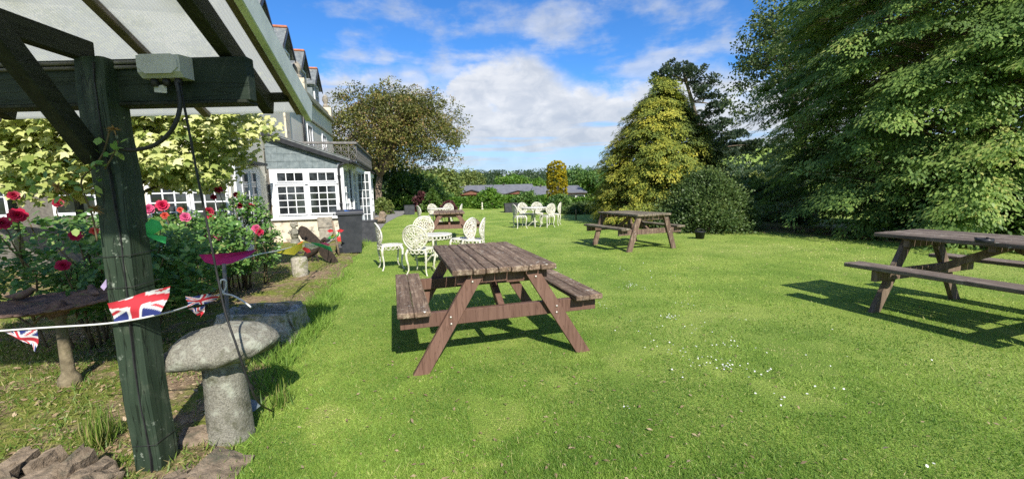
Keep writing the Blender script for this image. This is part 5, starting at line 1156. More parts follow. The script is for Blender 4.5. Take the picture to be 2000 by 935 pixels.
def conifer(name, label, base, prof, H_, ntip, nper, R, size, mat, trunk_r, lean=(0,0), droop=.35, flat=.22, tfun=None, tpl=LEAF_SPRAY, group=None, inner=.25, lobes=(5,.12), upt=0.0, cat='tree', zmin=.03, hollow=0.0, twig=420, twig_mat=None, boughs=None):
    """crown of sprays on the surface of a body of revolution prof(h 0..1)->radius"""
    rg = RNG; base = Vector(base); ob = empty(name, base, label, cat, group)
    m = MB(); limb(m, (0,0,-.2), (lean[0]*.96, lean[1]*.96, H_*.96), trunk_r, .02, 0, 10, .01)
    hh = []
    while len(hh) < ntip:
        h = rg.uniform(zmin, 1, ntip); w = np.array([prof(x) for x in h]); keep = rg.random(ntip)*max(w) < w+.1*max(w); hh += list(h[keep])
    h = np.array(hh[:ntip]); a = rg.uniform(0, 2*math.pi, ntip); w = np.array([prof(x) for x in h])
    k = np.where(rg.random(ntip) < inner, rg.uniform(.35, .8, ntip), rg.uniform(.82, 1.08, ntip))
    k *= 1+lobes[1]*np.sin(a*lobes[0]+h*9)+lobes[1]*.8*np.sin(a*(lobes[0]+4)-h*23)
    if hollow: k = np.where(fbm(a*w*1.0+20, h*H_, .75, 3) < hollow, k*rg.uniform(.68, .86, ntip), k)
    C = cat3(np.cos(a)*w*k+lean[0]*h, np.sin(a)*w*k+lean[1]*h, h*H_)
    out = cat3(np.cos(a), np.sin(a), np.zeros(ntip))
    btint = np.zeros(ntip)
    if boughs:                       # sprays gathered on drooping pads, dark gaps between the pads
        nb_, Lb, slope = boughs; bi = rg.choice(ntip, nb_, replace=False); kb = np.maximum(k[bi], rg.uniform(.72, 1.0, nb_)); Cb = cat3(np.cos(a[bi])*w[bi]*kb, np.sin(a[bi])*w[bi]*kb, h[bi]*H_)
        own = rg.integers(0, nb_, ntip); inn = rg.random(ntip) < inner*.6
        ob_ = out[bi][own]; sb_ = np.cross(ob_, [0, 0, 1.0]); L_ = Lb*rg.uniform(.7, 1.3, nb_)[own]; s1, s2 = rg.uniform(-.9, .55, ntip), rg.normal(0, .42, ntip); sl = (slope*rg.uniform(.6, 1.4, nb_))[own]
        Cn = Cb[own]+ob_*(s1*L_)[:, None]+sb_*(s2*L_*(1-.4*np.abs(s1)))[:, None]; Cn[:, 2] += -sl*s1*L_-.25*s2**2*L_+rg.normal(0, .05, ntip)
        C = np.where(inn[:, None], C*np.array([.86, .86, 1]), Cn); out = np.where(inn[:, None], out, unit(ob_+sb_*(s2*.9)[:, None])); btint = np.where(inn, 0, rg.normal(0, .13, nb_)[own]); C[:, 2] = np.maximum(C[:, 2], .12)
    for i in rg.choice(ntip, min(ntip, twig), replace=False):
        c = Vector(C[i]); root = Vector((lean[0]*h[i], lean[1]*h[i], max(.1, min(H_*.95, c.z-.25*w[i]*(1-2*upt))))); limb(m, root, c, .022, .006, .04, 4, .06)
    m.build('trunk', twig_mat or MT['bark'], ob)
    idx = np.repeat(np.arange(ntip), nper); n = len(idx); o = out[idx]; sd_ = np.cross(o, [0, 0, 1.0])
    ln = rg.uniform(-1, 1, n); wd = rg.normal(0, .5, n)*(1.05-np.abs(ln)*.6); Rr_ = R*rg.uniform(.65, 1.35, ntip)[idx]
    pl_ = o*(ln*Rr_)[:, None]+sd_*(wd*Rr_)[:, None]+np.array([0, 0, 1.0])*(rg.normal(0, flat, n)*Rr_-droop*np.maximum(ln, -.3)*Rr_+upt*ln*Rr_)[:, None]
    p = C[idx]+pl_; f = unit(o*.9+sd_*(wd*.9)[:, None]+np.array([0, 0, 1])*(upt*1.2-droop*.9)+rdir(n)*.35); u = unit(np.array([0, 0, 1.0])*.75+o*.85+rdir(n)*.28)
    t = .45+.26*(rg.random(ntip)[idx]-.5)*2+rg.normal(0, .13, n)
    t = t+btint[idx]
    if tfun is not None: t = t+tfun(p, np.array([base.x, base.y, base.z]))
    leaf_mesh('crown', p, f, u, size*rg.uniform(.6, 1.35, n), tpl[0], tpl[1], np.clip(t, 0, 1), mat, ob); return ob
def bush(name, label, cat, base, rad, n, size, mat, group=None, shape='dome', tpl=LEAF_DIA, tsp=.2, stems=6, ex=2.0, lump=.12, crs=None):
    rg = RNG; ob = empty(name, base, label, cat, group); m = MB()
    for i in range(stems):
        a = 6.28*i/stems; limb(m, (0,0,-.05), (math.cos(a)*rad[0]*.45, math.sin(a)*rad[1]*.45, rad[2]*.6), .03, .008, .05, 4)
    m.build('stems', MT['bark'], ob)
    nfull = n; nper = 34; n = max(40, nfull//nper); a = rg.uniform(0, 6.283, n); h = rg.random(n)
    if shape == 'dome': w = np.sqrt(np.maximum(0, 1-h**ex))*np.where(h < .12, .85+h*1.2, 1)
    elif shape == 'cone': w = (1-h)**.75*np.where(h < .1, .85+h*1.5, 1)
    elif shape == 'column': w = np.where(h > .85, np.sqrt(np.maximum(0, 1-((h-.85)/.15)**2)), .86+.14*np.sin(h*3))
    k = np.where(rg.random(n) < .7, rg.uniform(.86, 1.04, n), rg.uniform(.3, .9, n)); k *= 1+lump*np.sin(a*4+h*7)+lump*.8*np.sin(a*9-h*15+2)
    p = cat3(np.cos(a)*w*k*rad[0], np.sin(a)*w*k*rad[1], h*rad[2]*(1+lump*.5*np.sin(a*3)))
    idx = np.repeat(np.arange(n), nper); cr_ = (crs or (.19 if shape == 'dome' else .13))*min(max(rad[0], .5), 2.0)*rg.uniform(.6, 1.3, n)
    p0_ = p; d_ = rdir(len(idx)); p = p[idx]+d_*(cr_[idx]*rg.random(len(idx))**.45)[:, None]; p[:, 2] = np.maximum(p[:, 2], .01); a, h = a[idx], h[idx]; n = len(idx); ctint = rg.normal(0, .10, len(p0_))[idx]
    o = unit(d_*.7+cat3(np.cos(a), np.sin(a), .2+h)); f = unit(o+rdir(n)*.8); u = unit(o+rdir(n)*.7+np.array([0,0,.4]))
    cl = fbm(p[:,0]*1.0+p[:,2], p[:,1]+p[:,2]*.7, 2.2/max(rad), 3); t = np.clip(.5+tsp*4*(cl-.5)+ctint+rg.normal(0,.15,n), 0, 1)
    leaf_mesh('foliage', p, f, u, size*rg.uniform(.6, 1.35, n), tpl[0], tpl[1], t, mat, ob); return ob
def hedge(label, p, q, th_, h, n, size, mat, z0=0.0):
    p, q = Vector(p), Vector(q); L = (q-p).length; ang = math.atan2(q.y-p.y, q.x-p.x); ob = empty('hedge', p, label, 'hedge', 'hedges at the end of the lawn', ang); rg = RNG
    m = MB(); 
    for i in range(max(3, int(L/1.2))): limb(m, (L*(i+.5)/max(3, int(L/1.2)), th_/2, z0-.1), (L*(i+.5)/max(3, int(L/1.2)), th_/2, h*.7), .04, .015, 0, 3)
    m.build('stems', MT['bark'], ob)
    x = rg.uniform(0, L, n); f_ = rg.random(n); s_ = rg.random(n)
    top = h*(1+.10*(vnoise(x, 0*x+3, 1.1)-.5)+.07*(vnoise(x, 0*x+8, 3)-.5))
    isTop = f_ < .38; front = (f_ >= .38) & (f_ < .80)
    y = np.where(isTop, s_*th_, np.where(front, rg.normal(0, .05, n), rg.uniform(0, th_, n))); z = np.where(isTop, top+rg.normal(0, .04, n), z0+s_*(top-z0))
    nrm = np.where(isTop[:, None], np.array([0, -.2, 1.0]), np.array([0, -1.0, .3])); f = unit(nrm+rdir(n)*.9); u = unit(nrm+rdir(n)*.7+np.array([0,0,.3]))
    t = np.clip(.5+1.2*(fbm(x, z, 1.2, 3)-.5)+rg.normal(0, .2, n), 0, 1)
    leaf_mesh('foliage', cat3(x, y, z), f, u, size*rg.uniform(.6, 1.3, n), LEAF_OVAL[0], LEAF_OVAL[1], t, mat, ob); return ob

# ------------------------------------------------------------------ roses and maple
def bloom_mesh(mat, seed):
    rg = random.Random(seed); m = MB()
    for lay, (r_, n_, tilt, z) in enumerate(((1.0,6,.25,-.1),(.78,6,.6,.05),(.55,5,1.0,.15),(.3,4,1.35,.2))):
        for k in range(n_):
            a = 2*math.pi*k/n_+lay*.5+rg.uniform(-.15,.15); o = Vector((math.cos(a), math.sin(a), 0)); s_ = Vector((-math.sin(a), math.cos(a), 0)); tt = tilt+rg.uniform(-.15,.15); up = o*math.cos(tt)+EZ*math.sin(tt); w = r_*.62
            b0 = o*.05+EZ*z; P_ = [b0-s_*w*.3, b0+s_*w*.3, b0+up*r_*.6+s_*w*.75+EZ*.05, b0+up*r_*.6-s_*w*.75+EZ*.05, b0+up*r_+s_*w*.4-o*.05, b0+up*r_-s_*w*.4-o*.05, b0+up*r_*.6]
            m.add(P_, [(0,1,6),(1,2,6),(2,4,6),(4,5,6),(5,3,6),(3,0,6)], True)
    me = m.mesh('rose_bloom'); me.materials.append(mat); return me
BM = {k: bloom_mesh(flat('petal_'+k, c, .55, .3), i) for i, (k, c) in enumerate(dict(crimson=(.56,.012,.07), pink=(.66,.10,.24), deep=(.34,.008,.035), coral=(.62,.08,.05)).items())}
def rose_bush(label, base, boxes, n, blooms, lsize, ncane=12):
    base = Vector(base); ob = empty('rose_bush', base, label, 'rose bush', 'rose bushes in the flower bed'); rg = RNG; P_ = []
    m = MB(); tops = []
    for (lo, hi, k) in boxes:
        kk = int(n*k); p = cat3(*[rg.uniform(lo[i], hi[i], kk) for i in range(3)]); c = (np.array(lo)+hi)/2; e = (np.array(hi)-lo)/2
        q = (p-c)/e; p = p[np.linalg.norm(q, axis=1) < 1.15]; P_.append(p)
        for i in range(ncane): tops.append(Vector([random.uniform(lo[j], hi[j]) for j in range(3)]))
    for tpt in tops:
        r0 = base+Vector((random.gauss(0,.12), random.gauss(0,.12), 0)); r0 = r0.lerp(Vector((tpt.x, tpt.y, 0)), .45); limb(m, r0-base, tpt-base, .011, .004, .06, 5, .08)
    for (u, v, y, sz, kind) in blooms:
        c = D(u, v, y); limb(m, c-base-Vector((random.gauss(0,.05), -.05, .35)), c-base, .006, .004, .03, 4)
    m.build('canes', MT['stem'], ob)
    p = np.concatenate(P_)-np.array(base); keep = fbm(p[:,0]*1.0+p[:,1]*.6, p[:,2]+p[:,1]*.3, 4.5, 3) > .36; p = p[keep]; n_ = len(p)
    # compound leaves: five leaflets on each stalk
    dirs = unit(rdir(n_)+np.array([.1,-.5,.25])); ups = unit(np.array([.1,-.35,1.0])+rdir(n_)*.5); sdv = unit(np.cross(dirs, ups))
    Q, F, U, T = [], [], [], []; ct = rg.random(n_)
    for (al, sd__, an_) in ((1.0,0,0),(.55,.30,.9),(.55,-.30,-.9),(.05,.28,1.1),(.05,-.28,-1.1)):
        Q.append(p+(dirs*al+sdv*sd__*.4)*lsize); F.append(unit(dirs*math.cos(an_)+sdv*math.sin(an_)+rdir(n_)*.15)); U.append(ups+rdir(n_)*.25); T.append(np.clip(.42+.5*(ct-.5)+rg.normal(.08,.16,n_),0,1))
    Q, F, U, T = map(np.concatenate, (Q, F, U, T)); leaf_mesh('foliage', Q, F, U, lsize*rg.uniform(.7,1.2,len(Q)), LEAF_OVAL[0], LEAF_OVAL[1], T, MT['rose'], ob)
    for (u, v, y, sz, kind) in blooms:
        o = link(bpy.data.objects.new('rose_bloom', BM[kind])); o.parent = ob; o.location = D(u, v, y)-base; sz *= .78; o.scale = (sz, sz, sz*.85); dv = (CAM+Vector((random.gauss(0,.8), 0, 1.2+random.gauss(0,.7)))-D(u, v, y)).normalized(); o.rotation_euler = (dv.to_track_quat('Z','Y').to_matrix() @ Matrix.Rotation(random.uniform(0,6), 3, 'Z')).to_euler()
    return ob
rose_bush('large red-flowered rose bush at the left edge behind the bird bath', (-3.6, 3.6, 0), [((-4.9,3.0,.38),(-3.0,4.2,1.18),.62),((-3.6,3.0,.35),(-2.55,3.8,1.05),.38)], 2600,
          [(35,420,3.25,.075,'crimson'),(4,436,3.2,.07,'crimson'),(147,460,3.2,.055,'crimson'),(123,518,3.05,.06,'crimson'),(27,382,3.6,.055,'deep'),(113,396,3.5,.05,'deep'),(184,451,3.2,.04,'coral')], .055)
rose_bush('pink-flowered rose bush just right of the green post', (-3.75, 4.6, 0), [((-4.5,4.1,.3),(-3.1,5.2,1.10),1.0)], 2000,
          [(290,408,4.6,.075,'pink'),(317,401,4.6,.085,'crimson'),(322,421,4.4,.05,'coral'),(362,424,4.5,.07,'pink'),(280,470,4.2,.04,'pink'),(352,410,4.8,.045,'coral')], .052)
rose_bush('dark-leaved crimson rose bush in front of the white door', (-3.75, 5.6, 0), [((-4.4,5.0,.25),(-3.25,6.1,1.0),.85),((-3.9,5.4,.8),(-3.4,6.0,1.3),.15)], 2000,
          [(408,413,5.2,.075,'deep'),(412,424,5.1,.065,'crimson'),(427,370,5.5,.065,'deep'),(417,385,5.5,.05,'deep'),(461,380,5.6,.05,'deep'),(470,402,5.6,.06,'deep'),(490,404,5.7,.07,'deep'),(500,446,5.4,.07,'pink'),(507,453,5.4,.065,'crimson'),(412,464,4.9,.055,'pink'),(426,463,4.9,.05,'pink'),(398,462,4.9,.045,'pink')], .05)
# golden maple hanging over the roses
mb_ = Vector((-4.9, 5.35, 0)); ob = empty('golden_maple', mb_, 'golden-leaved maple spreading below the pergola eave', 'tree')
m = MB(); Cm = np.array([-5.05, 5.4, 2.35]); rad_m = np.array([1.86, 1.0, 1.0]); limb(m, (0,0,-.1), (-.05,0,1.35), .06, .045, 0, 6, .03); CL = []
for i in range(520):
    d = rdir(1)[0]; d[1] = -abs(d[1]) if random.random() < .6 else d[1]; c = Cm+d*rad_m*(random.uniform(.8, 1.04) if random.random() < .75 else random.uniform(.4,.85)); c[2] += .18*math.sin(c[0]*5)
    if c[2] < 1.32+.25*abs(math.sin(c[0]*4)): continue
    CL.append(c)
for c in CL[:60]: limb(m, Vector((-.05,0,1.3)), Vector(c)-mb_, .02, .006, .1, 5, .08)
m.build('trunk', MT['bark'], ob); p, dd, idx = cluster_leaves(np.array(CL), .26, 38, .7, .2); n = len(p)
t = np.clip(.62+.5*(RNG.random(len(CL))[idx]-.5)+RNG.normal(0,.2,n), 0, 1)
leaf_mesh('crown', p-np.array(mb_), unit(cat3(RNG.normal(0,.6,n), RNG.normal(-.35,.4,n), RNG.normal(-.55,.3,n))), unit(np.array([.25,-.75,.75])+rdir(n)*.38), RNG.uniform(.045,.09,n), LEAF_MAPLE[0], LEAF_MAPLE[1], t, MT['acer'], ob)
# low canopy at the left, seen under the maple
ob = empty('side_canopy', D(60, 350, 6.5), 'pale translucent canopy roof glimpsed at the left edge', 'canopy'); c0 = Vector(ob.location)
m = MB(); q = [D(-120,325,5.6), D(20,322,5.6), D(165,352,6.9), D(-120,366,6.9)]; m.prism([p_-c0 for p_ in q], (0,0,.02)); m.build('roof_sheet', MT['poly'], ob)
for k in range(4):
    m = MB(); a0 = D(-90+40*k, 325, 5.6)-c0; a1 = D(-60+62*k, 360, 6.9)-c0; m.beam(a0-EZ*.02, a1-EZ*.02, .03, .03); m.build('glazing_bar', MT['white_paint'], ob)
m = MB(); m.beam(D(-120,372,6.9)-c0, D(165,360,6.9)-c0, .05, .12); m.build('beam', MT['rafter'], ob)
for u in (20, 150):
    m = MB(); a0 = D(u, 372, 6.9)-c0; m.beam(a0, Vector((a0.x, a0.y, -c0.z)), .08, .08, EYv); m.build('post', MT['rafter'], ob)
# climber on the post
cb2 = Vector((PX1-.10, PY0-.03, 1.35)); ob = empty('climbing_plant', cb2, 'faded climbing rose with dried flower heads on the green post', 'climber')
m = MB()
for q in ([(190,470),(180,420),(165,380),(160,350),(190,318),(205,290),(215,250)], [(205,330),(222,300),(230,275)], [(150,395),(120,370),(90,352)]): m.tube([p_-cb2 for p_ in curve_pts([D(u,v,1.76) for u,v in q],4)], .0035, 5)
m.build('stems', MT['stem'], ob); P_ = []
for (u, v, n_, s_) in ((215,290,16,.03),(205,320,18,.035),(165,360,22,.05),(120,350,20,.05),(75,362,16,.04),(150,380,14,.05),(175,330,10,.04),(60,345,14,.04),(170,410,10,.04)):
    for k in range(int(n_*.6)): c = D(u,v,1.75)-cb2; P_.append((c.x+random.gauss(0,s_), c.y+random.gauss(-.01,.02), c.z+random.gauss(0,s_*.8)))
P_ = np.array(P_); n = len(P_); leaf_mesh('leaves', P_, unit(rdir(n)+np.array([0,-.2,-.3])), unit(rdir(n)*.6+np.array([0,-.8,.6])), RNG.uniform(.02,.045,n), LEAF_OVAL[0], LEAF_OVAL[1], RNG.uniform(.4,1,n), MT['rose'], ob)
dry = flat('dried_petals', (.30,.18,.06), .9, .2)
for (u, v, s_) in ((222,252,.03),(186,408,.034),(112,364,.03)):
    m = MB(); rd = random.Random(u)
    for k in range(26):
        d = Vector((rd.gauss(0,1), rd.gauss(0,1), rd.gauss(.3,1))).normalized(); sdv = d.orthogonal().normalized(); m.add([sdv*-.004, sdv*.004, d*s_*rd.uniform(.6,1.1)+EZ*-.006], [(0,1,2)])
    m.build('dried_flower', dry, ob, D(u, v, 1.755)-cb2)
# ------------------------------------------------------------------ trees
def yz(v, u, y): return D(u, v, y).z
# windswept tree past the end of the house
ytr = 26.5; bt = D(735, 398, ytr); bt.z = 0; fk = D(742, 345, ytr)
tree('windswept_tree', 'broad wind-shaped tree with bare pale limbs behind the house', 'tree', bt, fk, D(768, 262, ytr), (4.3, 3.4, 2.8), 24, 680, 62, .115, .48, MT['wind'], MT['bark_pale'], None, .26, .5, .7, spokes=9, tsp=.35, flat=.55, low=True)
# dark evergreens under and behind it
for k, (u, v, y, w, h, lab) in enumerate(((760,402,31,2.6,3.6,'dark evergreen bush under the left of the windswept tree'), (815,402,33,2.4,2.7,'dark bush under the right of the windswept tree'), (660,380,34,3.0,5.0,'dark shrub behind the glazed side of the house'))):
    g = D(u, 395, y); g.z = gz(g.x, g.y).item()-.1; bush('evergreen_bush', lab, 'bush', g, (w, w, h), 7000, .22, MT['grove'], 'dark bushes under the windswept tree', tsp=.3)
for k, (u, y, w, zt_, lab, mt, n) in enumerate((
    (815, 52, 2.6, 338, 'olive-green tree left of the cabins', 'olive', 260), (856, 50, 2.3, 335, 'taller olive-green tree beside the cabins', 'olive', 260), (917, 75, 2.6, 336, 'round green tree rising behind the left cabin', 'olive', 180),
    (1000, 80, 3.0, 344, 'small pale green round tree behind the middle cabin', 'hedge', 160), (1048, 84, 2.4, 354, 'low pale bush-like tree behind the cabins', 'hedge', 120), (1128, 70, 4.2, 331, 'mid-green tree right of the golden yew', 'grove', 240), (1165, 74, 3.4, 345, 'dark green tree half hidden by the golden conifer', 'grove', 200))):
    g = D(u, 380, y); zb = gz(g.x, g.y).item(); top = yz(zt_, u, y); h = top-zb; base = Vector((g.x, g.y, zb))
    tree('round_tree', lab, 'tree', base, base+EZ*h*.3, base+EZ*(h*.60), (w, w, h*.41), 6, n, 40, .34, .75, MT[mt], None, 'trees beyond the hedge', .2, .3, .8, spokes=2)
# hedge line, shaped bushes
g0, g1 = G(765, 410), G(832, 404); hedge('clipped green hedge left of the cone-shaped bush', (g0.x-3, 31, 0), (-5.6, 31.5, 0), 1.2, .95, 9000, .16, MT['hedge'])
hedge('long clipped hedge in front of the cabins', (-4.4, 29.5, 0), (3.2, 29.5, 0), 1.0, .64, 13000, .15, MT['hedge'])
hedge('dense darker hedge right of the golden yew', (2.4, 22.6, 0), (5.4, 21.8, 0), 1.0, .62, 8000, .12, MT['hedge'])
for (u, v, y, w, h, mt, shp, n, sz, lab, nm) in (
    (845, 404, 25.5, .80, 1.32, 'conebush', 'cone', 6500, .10, 'dark green cone-shaped clipped bush', 'cone_bush'),
    (823, 404, 26.5, .55, 1.15, 'purple', 'dome', 3000, .12, 'purple-leaved shrub left of the cone-shaped bush', 'purple_shrub'),
    (877, 408, 24.5, .45, .62, 'purple', 'dome', 2600, .09, 'small round maroon shrub right of the cone-shaped bush', 'purple_shrub'),
    (957, 405, 28.6, 1.05, 1.20, 'hedge', 'dome', 5500, .13, 'rounded green bush standing proud of the long hedge', 'round_bush'),
    (1030, 404, 28.6, .95, .95, 'grove', 'dome', 4500, .13, 'lower dark rounded bush at the right of the long hedge', 'round_bush'),
    (1092, 414, 22.0, .80, .80, 'grove', 'dome', 4500, .11, 'dark rounded bush at the foot of the golden yew', 'round_bush'),
    (1140, 418, 20.5, .9, .45, 'shrub', 'dome', 3500, .10, 'low spreading dark shrub left of the golden conifer', 'low_shrub'),
    (790, 404, 29.5, 1.1, .9, 'hedge', 'dome', 4500, .13, 'loose light green bush by the rockery', 'round_bush'),
    (745, 405, 24.0, .7, .8, 'olive', 'dome', 3000, .11, 'yellow-green shrub at the end of the glazed room', 'round_bush')):
    g = D(u, v, y); g.z = 0; bush(nm, lab, 'bush', g, (w, w, h), n, sz, MT[mt], 'garden bushes along the hedge line', shp)
g = D(1088, 408, 23.0); g.z = 0; hh = yz(316, 1085, 23.0)
bush('golden_yew', 'upright bright golden columnar yew in front of the cabins', 'tree', g, (.52, .52, hh), 18000, .085, MT['yew_gold'], None, 'column', tsp=.35, lump=.02, crs=.075, tpl=LEAF_NARROW)
# golden conifer
yc = 14.6; g = D(1288, 440, yc); g.z = -.05; Hc = yz(160, 1300, yc)+.1
def gprof(h): return 2.1*(1-h**2.1)*(min(1, .84+h*2.2))+.03
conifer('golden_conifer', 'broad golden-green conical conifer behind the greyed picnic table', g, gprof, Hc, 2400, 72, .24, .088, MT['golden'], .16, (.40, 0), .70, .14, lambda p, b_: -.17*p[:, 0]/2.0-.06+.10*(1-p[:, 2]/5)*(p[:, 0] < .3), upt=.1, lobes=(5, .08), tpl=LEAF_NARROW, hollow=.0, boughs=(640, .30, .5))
# dark shrub right of it
g = D(1380, 452, 11.8); g.z = -.05; bush('dark_shrub', 'dense dark green rounded shrub right of the golden conifer', 'shrub', g, (1.12, 1.05, 1.50), 36000, .062, MT['shrub'], None, 'dome', tsp=.35, lump=.20, ex=1.7, crs=.26)
for (u, y, w, h, lab) in ((1465, 22, 1.7, 1.9, 'pale green bush in the gap left of the tall cedar'), (1440, 38, 3.2, 2.6, 'green thicket further back in the gap left of the cedar'), (1500, 17, 1.6, 1.5, 'low bright bush at the left foot of the cedar')):
    g = D(u, 400, y); g.z = gz(g.x, g.y).item()-.1; bush('gap_bush', lab, 'bush', g, (w, w, h), 8000, .09+.004*y, MT['olive'], 'bushes in the gap', tsp=.3)
# old pine
yp = 42; pb = D(1372, 345, yp); pb.z = gz(pb.x, pb.y).item(); ob = empty('old_pine', pb, 'tall dark pine with flat-topped open crown behind the golden conifer', 'tree')
m = MB(); path = [(1372,345),(1370,300),(1362,250),(1352,200),(1340,160),(1335,140)]; pts = [D(u,v,yp)-pb for u,v in path]; pts[0].z = -.3; m.tube(curve_pts(pts,4), list(np.linspace(.34,.09,21)), 8); C = []; Rr2 = []
plates = [(1325,132,30,9),(1300,142,22,8),(1350,138,28,9),(1375,160,26,9),(1290,158,18,7),(1335,150,30,8),(1390,190,24,8),(1365,178,20,7),(1402,205,16,7),(1385,222,22,8),(1408,240,18,8),(1395,255,22,8),(1420,268,20,8),(1400,282,22,8),(1435,285,22,8),(1455,292,20,7),(1415,300,24,8),(1440,262,16,7),(1375,270,14,7),(1380,300,14,7),(1470,280,14,6)]
for (u, v, a_, b2) in plates:
    dy = random.uniform(-1.5, 1.5); c = D(u, v, yp+dy)-pb; j = min(range(len(pts)), key=lambda i: abs(pts[i].z-(c.z-.5))); limb(m, pts[j], c-EZ*.15, .09, .03, .05, 5, .08)
    for k in range(20): t_ = random.uniform(0, 6.28); r_ = math.sqrt(random.random()); C.append((c.x+math.cos(t_)*r_*a_*yp/806, c.y+math.sin(t_)*r_*1.1, c.z+random.gauss(0,.45)*b2*yp/806)); Rr2.append(.26)
m.build('trunk', MT['bark'], ob); p, dd, idx = cluster_leaves(np.array(C), np.array(Rr2), 46, .8, .2); n = len(p)
leaf_mesh('crown', p, unit(dd+np.array([0,0,.8])), rdir(n), RNG.uniform(.12,.26,n), LEAF_DIA[0], LEAF_DIA[1], np.clip(RNG.normal(.5,.22,n),0,1), MT['pine'], ob)
# tall cedars on the right
def cprof(h): return 4.75*(1-h*.20)*(min(1, .92+h*1.0))
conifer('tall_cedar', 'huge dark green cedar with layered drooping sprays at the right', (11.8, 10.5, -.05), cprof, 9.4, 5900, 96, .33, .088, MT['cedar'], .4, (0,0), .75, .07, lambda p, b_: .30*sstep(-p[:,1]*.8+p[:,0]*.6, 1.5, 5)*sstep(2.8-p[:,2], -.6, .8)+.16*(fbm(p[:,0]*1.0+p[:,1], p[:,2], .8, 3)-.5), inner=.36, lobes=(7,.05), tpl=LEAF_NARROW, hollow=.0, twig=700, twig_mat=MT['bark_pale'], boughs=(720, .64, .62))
conifer('tall_cedar', 'darker cedar behind the huge one at the far right edge', (17.5, 8.0, -.05), lambda h: 4.2*(1-h*.5)*(min(1,.7+h*2)), 11.0, 1500, 60, .60, .17, MT['cedar'], .4, (0,0), .9, .06, lambda p, b_: -.12+0*p[:,0], inner=.3, lobes=(6,.08), tpl=LEAF_NARROW)
for (x, y, w, h, lab) in ((10.3, 9.2, 1.7, 1.3, 'dark low shrub under the middle of the tall cedar'), (12.6, 9.0, 1.8, 1.5, 'dark low shrub under the right skirt of the tall cedar')):
    bush('shade_bush', lab, 'bush', (x, y, -.05), (w, w, h), 7000, .12, MT['grove'], 'dark bushes under the cedar', tsp=.3, lump=.2, crs=.25)
# leafy tree showing left of the cedar
yb2 = 19; bb2 = D(1560, 440, yb2); bb2.z = -.3
tree('grey_leaved_tree', 'grey-green leafy tree showing past the left side of the tall cedar', 'tree', bb2, bb2+EZ*3.2, D(1540, 170, yb2), (2.5, 1.8, 4.2), 16, 210, 52, .12, .36, MT['birch'], None, None, .16, .3, .7, spokes=4)
# ------------------------------------------------------------------ lodges
def lodge(u0, u1, y, v_ridge, v_eave, label, porch=None, brick=False):
    a0, a1 = D(u0, v_eave, y), D(u1, v_eave, y); L = a1.x-a0.x; ze = (a0.z+a1.z)/2; zr = D((u0+u1)/2, v_ridge, y+3).z; zb = gz(a0.x, y).item()
    ob = empty('lodge_cabin', (a0.x, y, zb), label, 'cabin', 'low cabins beyond the hedge', 0.0); ze -= zb; zr -= zb; dep = 6.0
    m = MB(); m.prism([(.25,.3,-.3),(L-.25,.3,-.3),(L-.25,.3,ze-.05),(.25,.3,ze-.05)], (0,dep-.6,0)); m.build('wall', MT['brown_wall'], ob)
    m = MB(); m.add([(0,0,ze),(L,0,ze),(L-.7,dep/2,zr),(.7,dep/2,zr),(0,dep,ze),(L,dep,ze),(0,0,ze-.10),(L,0,ze-.10),(L,dep,ze-.10),(0,dep,ze-.10)], [(0,1,2,3),(4,3,2,5),(0,3,4),(1,5,2),(0,6,7,1),(1,7,8,5),(5,8,9,4),(4,9,6,0),(6,9,8,7)]); m.build('roof', MT['cabin_roof'], ob)
    m = MB(); m.box((.02,-.03,ze-.22), (L-.02,-.003,ze-.11)); m.build('fascia', MT['cabin_dark'], ob)
    if porch:
        pc = D(porch[0], v_eave, y).x-a0.x; w = porch[1]; zp = D(porch[0], porch[2], y-1).z-zb
        m = MB(); m.prism([(pc-w,-1.0,ze-.15),(pc+w,-1.0,ze-.15),(pc,-1.0,zp-.08)], (0,1.8,0)); m.build('porch_gable', MT['brown_wall'], ob)
        for sg in (-1, 1):
            m = MB(); m.prism([(pc,-1.15,zp),(pc+sg*(w+.25),-1.15,ze-.20),(pc+sg*(w+.25),-1.15,ze-.06),(pc,-1.15,zp+.12)], (0,2.0,0)); m.build('porch_roof', MT['cabin_dark'] , ob)
            m = MB(); m.box((pc+sg*(w-.1)-.06,-.95,-.2), (pc+sg*(w-.1)+.06,-.83,ze-.16)); m.build('porch_post', MT['cabin_dark'], ob)
    for k in range(3):
        x = L*(.18+.3*k)
        if porch and abs(x-pc) < w: x += w
        glazed_w = MB(); glazed_w.box((x-.5,.24,ze-1.25), (x+.5,.297,ze-.35)); wn = glazed_w.build('window', MT['white_paint'], ob); g_ = MB(); g_.box((x-.44,.23,ze-1.19), (x+.44,.238,ze-.41)); g_.build('pane', MT['glass'], wn)
    m = MB(); m.box((L*.3-.12,dep*.45,zr-.3), (L*.3+.12,dep*.55,zr+.22)); m.build('flue', MT['cabin_dark'], ob)
    return ob
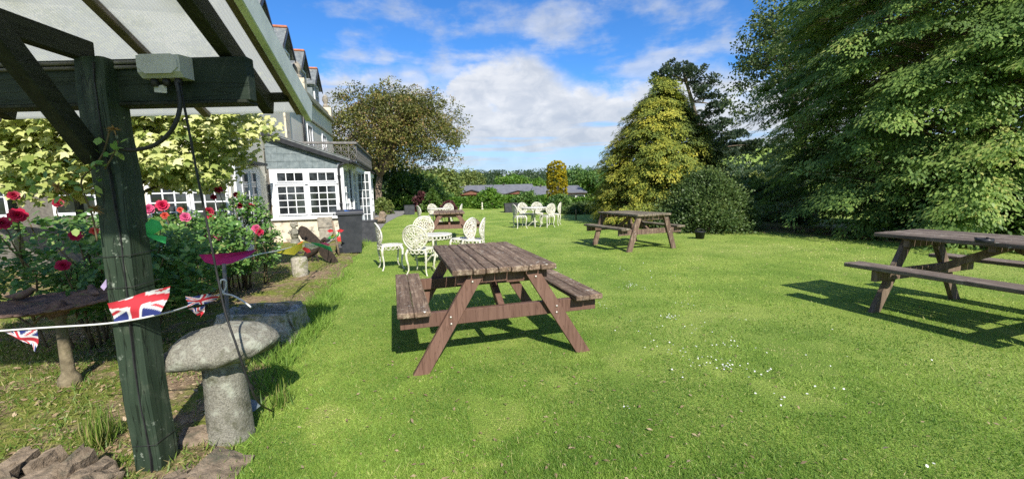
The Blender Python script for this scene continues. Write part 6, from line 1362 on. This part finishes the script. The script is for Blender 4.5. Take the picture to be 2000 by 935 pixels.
lodge(874, 970, 62, 362, 378, 'left cabin with grey roof and brown porch gable behind the hedge', (922, 1.9, 372))
lodge(955, 1050, 66, 360, 377, 'middle cabin with grey roof behind the rounded bush', (1012, 1.7, 373))
lodge(1034, 1116, 60, 363, 380, 'grey-roofed cabin left of the golden yew', None)
lodge(1090, 1147, 52, 362, 375, 'cabin with reddish end wall right of the golden yew', None)
# ------------------------------------------------------------------ far woodland
rg = np.random.default_rng(21); nt_ = 720; r_ = rg.uniform(135, 300, nt_); a_ = rg.uniform(-.55, .72, nt_); x, y = r_*np.sin(a_), r_*np.cos(a_); z = gz(x, y); R2 = rg.uniform(2.6, 4.4, nt_); hh = R2*rg.uniform(.9, 1.35, nt_)
C = cat3(x, y, z+hh); p, dd, idx = cluster_leaves(C, R2, 210, .85, .75); keep = dd[:, 2] > -.5; p, dd, idx = p[keep], dd[keep], idx[keep]; n = len(p); t = np.clip(.2+.5*rg.random(nt_)[idx]+rg.normal(0,.12,n), 0, 1)
leaf_mesh('woodland', p, unit(dd+rdir(n)*.7), unit(dd+rdir(n)*.5+np.array([0,0,.3])), RNG.uniform(.45,1.0,n), LEAF_DIA[0], LEAF_DIA[1], t, MT['wood_far']); tag(LAST_LEAVES, 'distant wooded ridge behind the cabins', 'woodland', kind='stuff')
nt_ = 420; r_ = rg.uniform(420, 900, nt_); a_ = rg.uniform(.2, .75, nt_); x, y = r_*np.sin(a_), r_*np.cos(a_); k = fbm(x, y, .006, 3) > .47; x, y = x[k], y[k]; z = gz(x, y); nt_ = len(x); R2 = rg.uniform(5, 9, nt_)
p, dd, idx = cluster_leaves(cat3(x, y, z+R2*.8), R2, 60, .8, .8); n = len(p)
leaf_mesh('far_woodland', p, unit(dd+rdir(n)*.7), unit(dd+rdir(n)*.5), RNG.uniform(2,4,n), LEAF_DIA[0], LEAF_DIA[1], np.clip(rg.normal(.5,.2,n),0,1), MT['wood_far']); tag(LAST_LEAVES, 'patches of wood on the far hillside at right', 'woodland', kind='stuff')
